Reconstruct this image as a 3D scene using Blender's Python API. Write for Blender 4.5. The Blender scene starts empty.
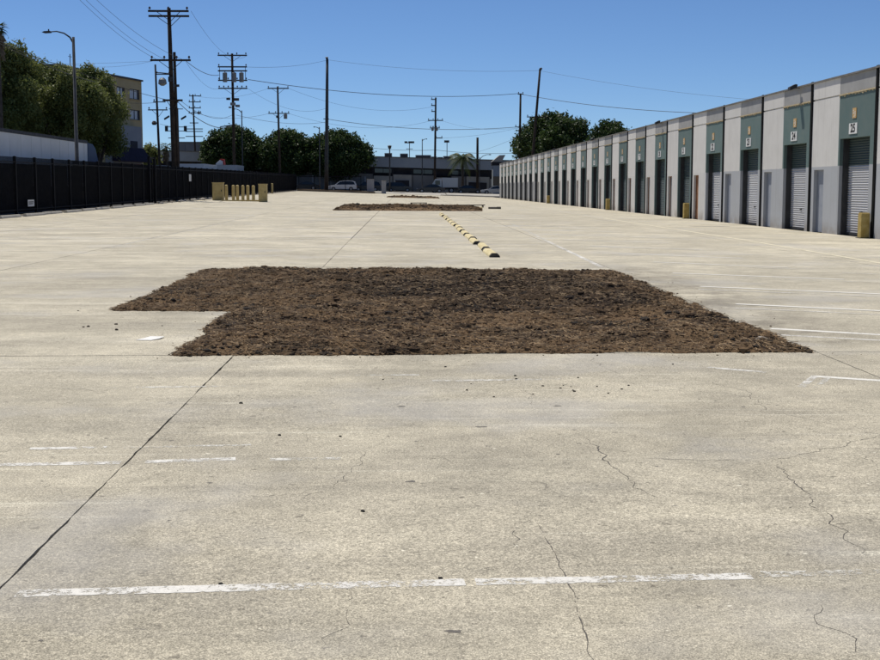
import bpy, bmesh, math, random
import numpy as np
from mathutils import Vector, Matrix, noise
R = math.radians
random.seed(7); np.random.seed(7)
sc = bpy.context.scene
C = sc.collection

# ---------------------------------------------------------------- camera, sky, sun, exposure
FPX, CAMH = 1300.0, 1.5
YAW, PIT = math.atan(34/FPX), math.atan(142.2/FPX)
cam = bpy.data.cameras.new('camera'); camo = bpy.data.objects.new('camera', cam); C.objects.link(camo)
cam.sensor_width = 36; cam.lens = FPX/880*36; cam.clip_start = .05; cam.clip_end = 6000
camo.location = (0, 0, CAMH); camo.rotation_euler = (math.pi/2-PIT, 0, -YAW)
sc.camera = camo
SUN = Vector((-1, 1.5, 3.6)).normalized()
w = bpy.data.worlds.new('World'); sc.world = w; w.use_nodes = True
nt = w.node_tree; bg = nt.nodes['Background']
sky = nt.nodes.new('ShaderNodeTexSky'); sky.sky_type = 'NISHITA'; sky.sun_disc = False
sky.sun_elevation = math.asin(SUN.z); sky.sun_rotation = math.atan2(SUN.x, SUN.y)
sky.air_density = .7; sky.dust_density = 0; sky.ozone_density = 10; sky.altitude = 1000
nt.links.new(sky.outputs[0], bg.inputs[0]); bg.inputs[1].default_value = .096
sl = bpy.data.lights.new('sun', 'SUN'); sl.energy = 4.7; sl.angle = R(.53); sl.color = (1, .94, .84)
so = bpy.data.objects.new('sun', sl); C.objects.link(so); so.location = (-20, 30, 80)
so.rotation_euler = SUN.to_track_quat('Z', 'Y').to_euler()
sc.view_settings.view_transform = 'Standard'; sc.view_settings.look = 'None'
sc.view_settings.exposure = 0.0; sc.view_settings.gamma = 1; sc.view_settings.use_curve_mapping = False

# ---------------------------------------------------------------- survey helpers
XB, XF = 13.875, -17.15          # warehouse front, left fence
_fw = Vector((math.sin(YAW)*math.cos(PIT), math.cos(YAW)*math.cos(PIT), -math.sin(PIT)))
_rt = Vector((math.cos(YAW), -math.sin(YAW), 0)); _up = _rt.cross(_fw)
def at(px, py, Y):               # a sighted bearing at a known distance
    d = _fw + _rt*((px-440)/FPX) - _up*((py-330)/FPX); d = d/d.y
    return Vector((d.x*Y, Y, CAMH+d.z*Y))
def slope(x): return .0052*min(1, max(0, (XB-x)/(XB-XF)))
def street(x): return .45+.7*(XB-min(40, max(-60, x)))/31
def gz(x, y):
    a = slope(x)*min(206, max(-30, y))
    if y <= 206: return a
    t = min(1, (y-206)/6); t = t*t*(3-2*t)
    return a*(1-t)+street(x)*t

# ---------------------------------------------------------------- materials
def mat(name, c1, c2=None, scale=4, rough=.85, bump=0, bscale=60, metal=0, detail=5, spec=.3, lo=.35, hi=.65):
    m = bpy.data.materials.new(name); m.use_nodes = True; n = m.node_tree.nodes; l = m.node_tree.links
    b = n['Principled BSDF']; b.inputs['Roughness'].default_value = rough; b.inputs['Metallic'].default_value = metal
    b.inputs['Specular IOR Level'].default_value = spec
    b.inputs['Base Color'].default_value = (*c1, 1)
    g = n.new('ShaderNodeNewGeometry')
    if c2:
        t = n.new('ShaderNodeTexNoise'); t.inputs['Scale'].default_value = scale; t.inputs['Detail'].default_value = detail
        t.inputs['Roughness'].default_value = .62
        l.new(g.outputs['Position'], t.inputs['Vector'])
        r = n.new('ShaderNodeValToRGB'); r.color_ramp.elements[0].position = lo; r.color_ramp.elements[1].position = hi
        r.color_ramp.elements[0].color = (*c1, 1); r.color_ramp.elements[1].color = (*c2, 1)
        l.new(t.outputs[0], r.inputs[0]); l.new(r.outputs[0], b.inputs['Base Color'])
    if bump:
        t = n.new('ShaderNodeTexNoise'); t.inputs['Scale'].default_value = bscale; t.inputs['Detail'].default_value = 4
        l.new(g.outputs['Position'], t.inputs['Vector'])
        k = n.new('ShaderNodeBump'); k.inputs['Strength'].default_value = bump; k.inputs['Distance'].default_value = .02
        l.new(t.outputs[0], k.inputs['Height']); l.new(k.outputs[0], b.inputs['Normal'])
    return m

class NT:                        # small node-graph writer
    def __init__(s, m): s.n = m.node_tree.nodes; s.l = m.node_tree.links
    def put(s, sock, v):
        if hasattr(v, 'is_output'): s.l.new(v, sock)
        else: sock.default_value = v
    def math(s, op, a, b=0., c=None):
        k = s.n.new('ShaderNodeMath'); k.operation = op; s.put(k.inputs[0], a); s.put(k.inputs[1], b)
        if c is not None: s.put(k.inputs[2], c)
        return k.outputs[0]
    def noise(s, v, scale, detail=4, rough=.6, dist=0):
        k = s.n.new('ShaderNodeTexNoise'); s.l.new(v, k.inputs['Vector']); k.inputs['Scale'].default_value = scale
        k.inputs['Detail'].default_value = detail; k.inputs['Roughness'].default_value = rough; k.inputs['Distortion'].default_value = dist
        return k.outputs[0]
    def ramp(s, v, a, b, lo=0., hi=1.):
        k = s.n.new('ShaderNodeMapRange'); k.interpolation_type = 'SMOOTHSTEP'; s.l.new(v, k.inputs[0])
        k.inputs[1].default_value = a; k.inputs[2].default_value = b; k.inputs[3].default_value = lo; k.inputs[4].default_value = hi
        return k.outputs[0]
    def mix(s, f, a, b, mode='MIX'):
        k = s.n.new('ShaderNodeMix'); k.data_type = 'RGBA'; k.blend_type = mode; s.put(k.inputs[0], f)
        for i, v in ((6, a), (7, b)):
            if hasattr(v, 'is_output'): s.l.new(v, k.inputs[i])
            else: k.inputs[i].default_value = (*v, 1)
        return k.outputs[2]
    def vmap(s, v, sc_, loc=(0, 0, 0)):
        k = s.n.new('ShaderNodeMapping'); s.l.new(v, k.inputs[0]); k.inputs['Scale'].default_value = sc_; k.inputs['Location'].default_value = loc
        return k.outputs[0]

def concrete_lot():
    m = bpy.data.materials.new('lot_concrete'); m.use_nodes = True; q = NT(m); b = q.n['Principled BSDF']
    g = q.n.new('ShaderNodeNewGeometry'); P = g.outputs['Position']
    oi = q.n.new('ShaderNodeObjectInfo')
    sep = q.n.new('ShaderNodeSeparateXYZ'); q.l.new(P, sep.inputs[0]); X, Y = sep.outputs[0], sep.outputs[1]
    big = q.noise(P, .22, 5, .65); med = q.noise(P, 1.1, 6, .68, .4); fine = q.noise(P, 28, 5, .7); grit = q.noise(P, 130, 3, .75)
    col = q.mix(q.ramp(big, .3, .7), (0.387, 0.351, 0.254), (0.491, 0.450, 0.329))
    col = q.mix(q.ramp(med, .32, .7, .0, .75), col, (0.335, 0.305, 0.225))
    # long sweeping wash marks across the lot
    st = q.noise(q.vmap(P, (.16, 1.5, 1)), 1.0, 6, .66, .6)
    col = q.mix(q.ramp(st, .48, .68, 0, .75), col, (0.295, 0.269, 0.201))
    st2 = q.noise(q.vmap(P, (.11, 1.15, 1), (31, 7, 0)), 1.0, 5, .6, .3)
    col = q.mix(q.ramp(st2, .54, .7, 0, .6), col, (0.578, 0.537, 0.406))
    # old ghost lines of paint ground off the slab
    st3 = q.noise(q.vmap(P, (.3, 9, 1), (3, 17, 0)), 1.0, 4, .55)
    col = q.mix(q.ramp(st3, .6, .72, 0, .55), col, (0.635, 0.604, 0.464))
    # tyre-dirt stains
    tr = q.noise(P, .55, 4, .7, 1.2)
    col = q.mix(q.ramp(tr, .58, .76, 0, .6), col, (0.214, 0.194, 0.145))
    # wet dark soil washed from the bed at its right flank
    d = q.math('ABSOLUTE', q.math('SUBTRACT', X, 3.95))
    ms = q.math('MULTIPLY', q.ramp(d, .15, 1.15, 1, 0), q.math('MULTIPLY', q.ramp(Y, 11.7, 12.6), q.ramp(Y, 22, 25.5, 1, 0)))
    ms = q.math('MULTIPLY', ms, q.ramp(q.noise(q.vmap(P, (1, .7, 1)), 1.6, 5, .7), .36, .62))
    col = q.mix(q.math('MULTIPLY', ms, .85), col, (0.150, 0.131, 0.097))
    d2 = q.math('ABSOLUTE', q.math('SUBTRACT', Y, 15.1))
    ml = q.math('MULTIPLY', q.ramp(d2, .1, 1.6, 1, 0), q.math('MULTIPLY', q.ramp(X, -5.2, -3.2), q.ramp(X, -1.9, -2.2)))
    ml = q.math('MULTIPLY', ml, q.ramp(q.noise(P, 1.3, 5, .7), .4, .65))
    col = q.mix(q.math('MULTIPLY', ml, .45), col, (0.231, 0.205, 0.150))
    # grain, pits and popouts
    col = q.mix(q.ramp(fine, .35, .72, .0, .5), col, q.mix(.5, col, (0.231, 0.210, 0.155)))
    col = q.mix(q.ramp(grit, .5, .78, 0, .45), col, (0.601, 0.558, 0.416))
    for sc2, am in ((.6, .13), (2.3, .10), (8, .08), (55, .22), (120, .42), (210, .42)):
        gn = q.noise(q.vmap(P, (1, 1, 1), (sc2, 2, 3)), sc2, 2, .6)
        k = q.n.new('ShaderNodeMix'); k.data_type = 'RGBA'; k.blend_type = 'MULTIPLY'; k.inputs[0].default_value = 1; q.l.new(col, k.inputs[6])
        cb = q.n.new('ShaderNodeCombineColor'); vv = q.ramp(gn, .28, .72, 1-am, 1+am*.75)
        for t_ in range(3): q.l.new(vv, cb.inputs[t_])
        q.l.new(cb.outputs[0], k.inputs[7]); col = k.outputs[2]
    fl = q.ramp(q.noise(q.vmap(P, (14, 34, 1), (2, 8, 0)), 1.0, 3, .6), .655, .70)
    fl = q.math('MULTIPLY', fl, q.ramp(q.noise(P, .9, 3), .42, .6))
    col = q.mix(q.math('MULTIPLY', fl, .85), col, (.12, .11, .095))
    pits = q.noise(q.vmap(P, (1, 1, 1), (5, 3, 1)), 17, 3, .55)
    pm = q.ramp(pits, .66, .72)
    col = q.mix(q.math('MULTIPLY', pm, .7), col, (0.116, 0.102, 0.075))
    pw = q.ramp(q.noise(q.vmap(P, (1, 1, 1), (15, 33, 1)), 23, 2, .5), .74, .77)
    col = q.mix(q.math('MULTIPLY', pw, .7), col, (0.716, 0.683, 0.532))
    gp_ = q.ramp(q.noise(q.vmap(P, (1, 1, 1), (9, 41, 0)), .45, 4, .6), .5, .68)
    col = q.mix(q.math('MULTIPLY', gp_, .4), col, (.308, .302, .278))
    # hairline crazing
    wob = q.n.new('ShaderNodeVectorMath'); wob.operation = 'ADD'; q.l.new(P, wob.inputs[0])
    nz = q.n.new('ShaderNodeTexNoise'); nz.inputs['Scale'].default_value = 2.6; nz.inputs['Detail'].default_value = 6; q.l.new(P, nz.inputs[0])
    sc_ = q.n.new('ShaderNodeVectorMath'); sc_.operation = 'SCALE'; q.l.new(nz.outputs[1], sc_.inputs[0]); sc_.inputs['Scale'].default_value = .55
    q.l.new(sc_.outputs[0], wob.inputs[1])
    vo = q.n.new('ShaderNodeTexVoronoi'); vo.feature = 'DISTANCE_TO_EDGE'; vo.inputs['Scale'].default_value = .62; vo.voronoi_dimensions = '2D'
    q.l.new(wob.outputs[0], vo.inputs['Vector'])
    cr = q.math('MULTIPLY', q.ramp(vo.outputs[0], .0012, .0035, 1, 0), q.ramp(q.noise(P, .45, 3), .5, .6))
    col = q.mix(q.math('MULTIPLY', cr, .6), col, (0.116, 0.102, 0.077))
    col = q.mix(q.math('MULTIPLY', oi.outputs['Random'], .22), col, (0.347, 0.323, 0.242))
    col = q.mix(1., col, oi.outputs['Color'], 'MULTIPLY')
    q.l.new(col, b.inputs['Base Color'])
    b.inputs['Roughness'].default_value = .88; b.inputs['Specular IOR Level'].default_value = .25
    h = q.math('ADD', q.math('MULTIPLY', fine, .6), q.math('SUBTRACT', q.math('MULTIPLY', grit, .5), q.math('ADD', q.math('MULTIPLY', pm, 1.2), cr)))
    bp = q.n.new('ShaderNodeBump'); bp.inputs['Strength'].default_value = .55; bp.inputs['Distance'].default_value = .006
    q.l.new(h, bp.inputs['Height']); q.l.new(bp.outputs[0], b.inputs['Normal'])
    return m

def paint(name, colr, worn, sx=1.):      # paint that has worn through to the slab
    m = bpy.data.materials.new(name); m.use_nodes = True; q = NT(m); b = q.n['Principled BSDF']
    g = q.n.new('ShaderNodeNewGeometry'); P = g.outputs['Position']
    a = q.noise(P, 26, 5, .7); c = q.noise(P, 1.7, 4, .65); e = q.noise(P, 120, 2, .6)
    s = q.math('ADD', q.math('MULTIPLY', a, .55), q.math('ADD', q.math('MULTIPLY', c, .5), q.math('MULTIPLY', e, .38)))
    k = q.ramp(s, worn-.05, worn+.05, 0, 1)
    b.inputs['Roughness'].default_value = .75
    q.l.new(q.mix(q.ramp(e, .3, .7), colr, tuple(v*.8 for v in colr)), b.inputs['Base Color'])
    t = q.n.new('ShaderNodeBsdfTransparent'); x = q.n.new('ShaderNodeMixShader'); q.l.new(k, x.inputs[0])
    q.l.new(t.outputs[0], x.inputs[1]); q.l.new(b.outputs[0], x.inputs[2]); q.l.new(x.outputs[0], q.n['Material Output'].inputs[0])
    return m

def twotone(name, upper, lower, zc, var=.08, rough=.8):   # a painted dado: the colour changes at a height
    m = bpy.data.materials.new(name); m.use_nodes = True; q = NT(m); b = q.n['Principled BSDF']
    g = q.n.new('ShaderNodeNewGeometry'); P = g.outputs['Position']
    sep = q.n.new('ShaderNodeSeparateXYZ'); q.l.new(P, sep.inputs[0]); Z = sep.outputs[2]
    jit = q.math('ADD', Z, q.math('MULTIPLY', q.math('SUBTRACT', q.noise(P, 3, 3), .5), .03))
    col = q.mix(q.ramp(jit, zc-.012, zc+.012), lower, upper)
    n1 = q.noise(P, 1.3, 6, .65); n2 = q.noise(q.vmap(P, (1, 6, .35)), 1.4, 5, .65); n3 = q.noise(P, 45, 3)
    col = q.mix(q.ramp(n1, .35, .7, 0, var*1.6), col, (.28, .265, .235))
    col = q.mix(q.ramp(n2, .55, .78, 0, .22), col, (.2, .19, .17))
    dirt = q.math('MULTIPLY', q.ramp(Z, .55, .02), q.ramp(n1, .3, .6))
    col = q.mix(q.math('MULTIPLY', dirt, .55), col, (.22, .18, .14))
    oi = q.n.new('ShaderNodeObjectInfo'); fd = q.math('MULTIPLY_ADD', oi.outputs['Random'], .16, .90)
    cb = q.n.new('ShaderNodeCombineColor')
    for t_ in range(3): q.l.new(fd, cb.inputs[t_])
    col = q.mix(1., col, cb.outputs[0], 'MULTIPLY')
    run = q.math('MULTIPLY', q.ramp(q.noise(q.vmap(P, (1, 11, .12)), 1.0, 4, .7), .56, .7), q.ramp(q.noise(q.vmap(P, (1, .9, .5), (3, 8, 2)), 1.0, 3), .4, .62))
    col = q.mix(q.math('MULTIPLY', run, .3), col, (.16, .15, .135))
    q.l.new(col, b.inputs['Base Color']); b.inputs['Roughness'].default_value = rough; b.inputs['Specular IOR Level'].default_value = .25
    bp = q.n.new('ShaderNodeBump'); bp.inputs['Strength'].default_value = .25; bp.inputs['Distance'].default_value = .01
    q.l.new(n3, bp.inputs['Height']); q.l.new(bp.outputs[0], b.inputs['Normal'])
    return m

def foliage(name, c1, c2, c3, scale=.8):
    m = bpy.data.materials.new(name); m.use_nodes = True; q = NT(m); b = q.n['Principled BSDF']
    g = q.n.new('ShaderNodeNewGeometry'); P = g.outputs['Position']
    col = q.mix(q.ramp(q.noise(P, scale, 3), .35, .65), c1, c2)
    rn = q.noise(P, 9, 1)
    col = q.mix(q.ramp(rn, .5, .8, 0, .8), col, c3)
    q.l.new(col, b.inputs['Base Color']); b.inputs['Roughness'].default_value = .55; b.inputs['Specular IOR Level'].default_value = .3
    t = q.n.new('ShaderNodeBsdfTranslucent'); q.l.new(col, t.inputs[0])
    x = q.n.new('ShaderNodeMixShader'); x.inputs[0].default_value = .32
    q.l.new(b.outputs[0], x.inputs[1]); q.l.new(t.outputs[0], x.inputs[2]); q.l.new(x.outputs[0], q.n['Material Output'].inputs[0])
    return m

def soil():
    m = bpy.data.materials.new('tilled_soil'); m.use_nodes = True; q = NT(m); b = q.n['Principled BSDF']
    g = q.n.new('ShaderNodeNewGeometry'); P = g.outputs['Position']
    a = q.noise(P, .9, 5, .65, .5); c = q.noise(P, 14, 5, .7); e = q.noise(q.vmap(P, (1, 2.2, 1)), 60, 3, .7)
    col = q.mix(q.ramp(a, .42, .6), (.165, .108, .06), (.034, .023, .016))
    col = q.mix(q.ramp(c, .45, .72, 0, .75), col, (.215, .143, .08))
    col = q.mix(q.ramp(e, .56, .74, 0, .6), col, (.36, .25, .145))
    sp = q.n.new('ShaderNodeSeparateXYZ'); q.l.new(P, sp.inputs[0])      # moist, freshly turned ground in the middle and back right
    dx = q.math('MULTIPLY', q.math('SUBTRACT', sp.outputs[0], 1.2), .30); dy = q.math('MULTIPLY', q.math('SUBTRACT', sp.outputs[1], 18.8), .19)
    rr = q.math('ADD', q.math('SQRT', q.math('ADD', q.math('MULTIPLY', dx, dx), q.math('MULTIPLY', dy, dy))), q.math('MULTIPLY', q.math('SUBTRACT', q.noise(P, .8, 5, .7, .8), .5), 1.5))
    col = q.mix(q.ramp(rr, .35, 1.0, .72, 0), col, (.024, .018, .014))
    q.l.new(col, b.inputs['Base Color']); b.inputs['Roughness'].default_value = .95; b.inputs['Specular IOR Level'].default_value = .1
    bp = q.n.new('ShaderNodeBump'); bp.inputs['Strength'].default_value = .8; bp.inputs['Distance'].default_value = .02
    q.l.new(q.math('ADD', c, e), bp.inputs['Height']); q.l.new(bp.outputs[0], b.inputs['Normal'])
    return m

M = {}
M['concrete'] = concrete_lot()
M['subsoil'] = mat('dark_subsoil', (.05, .044, .037), (.12, .105, .088), 6, .95)
M['terrain'] = mat('dry_verge', (.10, .088, .07), (.16, .14, .11), .6, .95)
M['asphalt'] = mat('street_asphalt', (.045, .045, .047), (.07, .069, .067), 1.5, .9)
M['walk'] = mat('sidewalk_concrete', (.36, .34, .30), (.44, .42, .38), 1.2, .9)
M['kerb'] = mat('kerb_concrete', (.28, .26, .23), (.36, .34, .30), 2, .9)
M['brownkerb'] = mat('soil_stained_kerb', (.12, .09, .065), (.19, .155, .12), 2, .9)
M['white_line'] = paint('worn_white_paint', (.74, .72, .66), .69)
M['white_line2'] = paint('badly_worn_white_paint', (.68, .66, .59), .725)
M['white_line3'] = paint('fresh_white_paint', (.76, .74, .67), .60)
M['spall'] = paint('spalled_dirt', (.12, .107, .09), .60)
M['cream_line'] = paint('worn_cream_paint', (.74, .68, .50), .62)
M['crack'] = paint('crack_dirt', (.075, .066, .056), .68)
M['soil'] = soil()
M['clod'] = mat('soil_clod', (.018, .014, .011), (.06, .044, .03), 3.5, .95, .6, 80)
M['straw'] = mat('dry_straw', (.17, .105, .05), (.50, .36, .21), 5, .9)
M['wall'] = twotone('light_grey_stucco', (.63, .615, .585), (.59, .58, .555), 2.2)
M['wall_blue'] = twotone('stucco_with_blue_grey_dado', (.63, .615, .585), (.395, .41, .43), 2.2)
M['wall_grey'] = twotone('stucco_with_grey_dado', (.63, .615, .585), (.40, .405, .41), 2.2)
M['green'] = twotone('slate_green_paint', (.108, .165, .16), (.108, .16, .157), 2.2)
M['green_blue'] = twotone('green_over_blue_grey_paint', (.108, .165, .16), (.395, .41, .43), 2.2)
M['green_grey'] = twotone('green_over_grey_paint', (.108, .165, .16), (.32, .33, .34), 2.2)
M['parapet'] = mat('grey_parapet_paint', (.29, .29, .285), (.345, .345, .34), 2, .85)
M['coping'] = mat('weathered_coping', (.12, .115, .11), (.19, .18, .165), 3, .7)
M['black_groove'] = mat('black_downspout_paint', (.006, .0065, .007), (.011, .011, .011), 4, .85, spec=.05)
M['gold'] = mat('peeling_gold_trim', (.40, .30, .15), (.52, .45, .30), 9, .7)
M['sign_white'] = mat('white_sign_board', (.72, .72, .70), (.66, .66, .64), 6, .6)
M['ink'] = mat('black_sign_ink', (.02, .02, .022), None)
M['orange'] = mat('faded_orange_plaque', (.50, .28, .08), (.56, .40, .2), 14, .7)
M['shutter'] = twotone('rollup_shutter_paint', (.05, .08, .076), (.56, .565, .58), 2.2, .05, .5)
M['shutter_green'] = twotone('green_rollup_shutter_shaded_top', (.055, .085, .085), (.12, .15, .155), 1.9, .05, .5)  # dark top paints the lintel's shadow into the green
M['door_grey'] = mat('blue_grey_door_paint', (.25, .275, .32), (.30, .32, .36), 3, .6)
M['door_dark'] = mat('dull_grey_door_paint', (.20, .205, .21), (.26, .26, .26), 3, .6)
M['door_rust'] = mat('rusty_brown_door', (.22, .095, .045), (.32, .17, .09), 4, .8)
M['roof'] = mat('roofing_felt', (.16, .155, .15), (.22, .21, .2), 1, .95)
M['yellow'] = mat('faded_yellow_paint', (.34, .235, .06), (.46, .36, .14), 6, .75)
M['tan'] = mat('tan_painted_steel', (.45, .345, .14), (.55, .44, .2), 5, .7)
M['stopyellow'] = mat('chalky_yellow_concrete', (.52, .43, .21), (.68, .60, .39), 7, .9, .3, 90)
M['stopblack'] = mat('black_and_shade_concrete', (.03, .027, .023), (.085, .075, .062), 8, .85)  # black scrap pieces; also the painted-in shade at the yellow stops' ends
M['stopgrey'] = mat('old_wheel_stop_concrete', (.40, .375, .32), (.52, .49, .43), 5, .9, .3, 60)
M['fence'] = mat('black_fence_steel', (.008, .0085, .010), (.014, .014, .016), 5, .7, spec=.1)
M['screen'] = mat('dark_privacy_mesh', (.006, .008, .013), (.014, .018, .028), 1.6, .9, spec=0)
M['wood'] = mat('weathered_pole_wood', (.028, .02, .015), (.055, .04, .03), 3, .95)
M['woodgrey'] = mat('grey_pole_wood', (.09, .075, .062), (.14, .12, .10), 3, .95)
M['steel'] = mat('galvanised_steel', (.055, .058, .062), (.09, .093, .097), 3, .8, spec=.1)
M['darksteel'] = mat('dark_steel', (.03, .03, .032), (.05, .05, .05), 3, .55)
M['porcelain'] = mat('brown_porcelain', (.06, .04, .032), (.09, .06, .05), 3, .3)
M['xfmr'] = mat('transformer_grey', (.17, .18, .185), (.22, .225, .225), 3, .5)
M['wire'] = mat('aged_cable', (.03, .03, .032), None, rough=.7)
M['lens'] = mat('lamp_lens', (.55, .55, .52), None, rough=.3)
M['bark'] = mat('tree_bark', (.06, .047, .036), (.11, .088, .068), 5, .95, .5, 12)
M['ficus'] = foliage('ficus_leaf', (.032, .058, .016), (.052, .085, .023), (.095, .125, .04), .5)
M['street_leaf'] = foliage('street_tree_leaf', (.12, .15, .042), (.18, .205, .062), (.29, .29, .105), .5)
M['palm'] = foliage('palm_leaf', (.05, .075, .025), (.08, .105, .035), (.12, .14, .06), 1)
M['palm_dead'] = mat('dead_palm_leaf', (.12, .085, .05), (.2, .15, .09), 3, .95)
M['trailer'] = mat('trailer_aluminium_white', (.66, .65, .62), (.72, .71, .68), .8, .6)
M['truckblue'] = mat('blue_truck_paint', (.012, .03, .085), (.02, .042, .11), 1, .5, spec=.15)
M['glass'] = mat('dark_glass', (.015, .02, .025), None, rough=.08, spec=.6)
M['rubber'] = mat('tyre_rubber', (.012, .012, .012), None, rough=.9)
M['rim'] = mat('wheel_rim', (.3, .3, .31), None, rough=.4, metal=.6)
M['carwhite'] = mat('white_car_paint', (.62, .63, .64), None, rough=.3, spec=.5)
M['cardark'] = mat('black_car_paint', (.012, .014, .018), None, rough=.25, spec=.5)
M['carsilver'] = mat('silver_car_paint', (.42, .43, .44), None, rough=.3, metal=.3)
M['lampred'] = mat('red_tail_lamp', (.35, .015, .012), None, rough=.3)
M['lampclear'] = mat('clear_headlamp', (.6, .62, .64), None, rough=.15)
M['tanwall'] = mat('tan_building_stucco', (.42, .32, .165), (.47, .37, .21), .35, .9)
M['brownwall'] = mat('red_brown_stucco', (.15, .085, .062), (.19, .11, .08), .4, .9)
M['greywall'] = mat('grey_painted_wall', (.27, .275, .29), (.33, .335, .345), .3, .9)
M['plumawning'] = mat('dark_plum_canvas', (.018, .013, .026), (.03, .021, .04), 1, .9)
M['pinkwall'] = mat('faded_pink_mural', (.28, .13, .14), (.30, .26, .24), 1.1, .9)
M['winwhite'] = mat('white_window_blind', (.62, .64, .66), (.5, .53, .56), 2, .6)
M['frame'] = mat('dark_window_frame', (.05, .05, .055), None, rough=.6)
M['farparapet'] = mat('pale_blue_grey_band', (.28, .31, .34), (.33, .36, .385), .4, .85)
M['farwall'] = mat('far_cream_wall', (.30, .285, .255), (.40, .385, .345), .3, .9)
M['farwall2'] = mat('far_grey_wall', (.15, .15, .15), (.21, .21, .205), .3, .9)
M['fardark'] = mat('far_dark_recess', (.02, .02, .026), (.035, .033, .04), .6, .7)
M['hvac'] = mat('rooftop_unit_sheet', (.22, .225, .225), (.3, .3, .3), 2, .6)
M['redpaint'] = mat('faded_red_paint', (.4, .04, .03), None, rough=.6)
M['paper'] = mat('white_paper', (.78, .77, .74), (.68, .67, .63), 12, .8)
M['stone'] = mat('grey_rubble', (.2, .18, .155), (.5, .47, .42), 3, .95)
M['tar'] = mat('black_asphalt_crumb', (.015, .014, .013), (.04, .036, .03), 12, .9)

# ---------------------------------------------------------------- mesh helpers
class MB:
    def __init__(s): s.v = []; s.f = []
    def box(s, x0, x1, y0, y1, z0, z1):
        n = len(s.v)
        s.v += [(x0,y0,z0),(x1,y0,z0),(x1,y1,z0),(x0,y1,z0),(x0,y0,z1),(x1,y0,z1),(x1,y1,z1),(x0,y1,z1)]
        s.f += [tuple(n+i for i in q) for q in ((3,2,1,0),(4,5,6,7),(0,1,5,4),(1,2,6,5),(2,3,7,6),(3,0,4,7))]
        return s
    def tube(s, pts, rad, seg=8, cap=True):
        pts = [Vector(p) for p in pts]; k = len(pts)
        rs = rad if hasattr(rad, '__len__') else [rad]*k
        n0 = len(s.v); ref = None
        for i, p in enumerate(pts):
            t = (pts[min(i+1, k-1)]-pts[max(i-1, 0)]).normalized()
            if ref is None or abs(ref.dot(t)) > .98: ref = Vector((0, 0, 1)) if abs(t.z) < .9 else Vector((1, 0, 0))
            a = t.cross(ref).normalized(); b = t.cross(a); ref = b.cross(t)*-1 if False else ref
            for j in range(seg):
                th = 2*math.pi*j/seg
                s.v.append(tuple(p+(a*math.cos(th)+b*math.sin(th))*rs[i]))
        for i in range(k-1):
            for j in range(seg):
                q0 = n0+i*seg+j; q1 = n0+i*seg+(j+1) % seg
                s.f.append((q0, q1, q1+seg, q0+seg))
        if cap:
            s.f.append(tuple(n0+j for j in range(seg))[::-1]); s.f.append(tuple(n0+(k-1)*seg+j for j in range(seg)))
        return s
    def prism(s, poly, axis, a0, a1):     # poly of (u,v) extruded along axis: 'x' -> (a,u,v), 'y' -> (u,a,v), 'z' -> (u,v,a)
        n = len(s.v); k = len(poly)
        mk = {'x': lambda u, v, a: (a, u, v), 'y': lambda u, v, a: (u, a, v), 'z': lambda u, v, a: (u, v, a)}[axis]
        s.v += [mk(u, v, a0) for u, v in poly]+[mk(u, v, a1) for u, v in poly]
        s.f.append(tuple(range(n, n+k))[::-1]); s.f.append(tuple(range(n+k, n+2*k)))
        for i in range(k): s.f.append((n+i, n+(i+1) % k, n+k+(i+1) % k, n+k+i))
        return s
    def build(s, name, m, parent=None, smooth=False, bevel=0):
        me = bpy.data.meshes.new(name); me.from_pydata(s.v, [], s.f)
        bm = bmesh.new(); bm.from_mesh(me); bmesh.ops.recalc_face_normals(bm, faces=bm.faces)
        if bevel: bmesh.ops.bevel(bm, geom=list(bm.edges), offset=bevel, segments=2, affect='EDGES', profile=.6)
        bm.to_mesh(me); bm.free()
        return link(name, me, m, parent, smooth)
def link(name, me, m, parent=None, smooth=False):
    if isinstance(m, str): m = M[m]
    if m and not me.materials: me.materials.append(m)
    if smooth: me.polygons.foreach_set('use_smooth', [True]*len(me.polygons))
    o = bpy.data.objects.new(name, me); C.objects.link(o)
    if parent: o.parent = parent
    return o
def np_mesh(name, V, F, m, parent=None, smooth=False):   # V (n,3), F (k,c)
    me = bpy.data.meshes.new(name); V = np.asarray(V, np.float32); F = np.asarray(F, np.int32)
    me.vertices.add(len(V)); me.vertices.foreach_set('co', V.ravel())
    c = F.shape[1]; me.loops.add(F.size); me.loops.foreach_set('vertex_index', F.ravel())
    me.polygons.add(len(F)); me.polygons.foreach_set('loop_start', np.arange(0, F.size, c, dtype=np.int32))
    me.update(calc_edges=True)
    if not smooth: me.polygons.foreach_set('use_smooth', [False]*len(F))
    return link(name, me, m, parent, smooth)
def tag(o, label=None, cat=None, group=None, kind=None):
    if label: o['label'] = label
    if cat: o['category'] = cat
    if group: o['group'] = group
    if kind: o['kind'] = kind
    return o
def empty(name, loc=(0, 0, 0), rz=0, label=None, cat=None, group=None):
    o = bpy.data.objects.new(name, None); C.objects.link(o); o.location = loc; o.rotation_euler.z = rz; o.empty_display_size = .2
    return tag(o, label, cat, group)
def copy_tree(o, parent=None):
    c = o.copy(); C.objects.link(c); c.parent = parent
    for ch in list(o.children): copy_tree(ch, c)
    return c
def text_mesh(s, size):
    cu = bpy.data.curves.new('t', 'FONT'); cu.body = s; cu.size = size; cu.align_x = 'CENTER'; cu.align_y = 'CENTER'
    cu.extrude = .004; cu.offset = size*.028
    o = bpy.data.objects.new('t', cu); C.objects.link(o); dg = bpy.context.evaluated_depsgraph_get()
    me = bpy.data.meshes.new_from_object(o.evaluated_get(dg)); bpy.data.objects.remove(o); bpy.data.curves.remove(cu)
    return me

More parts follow.
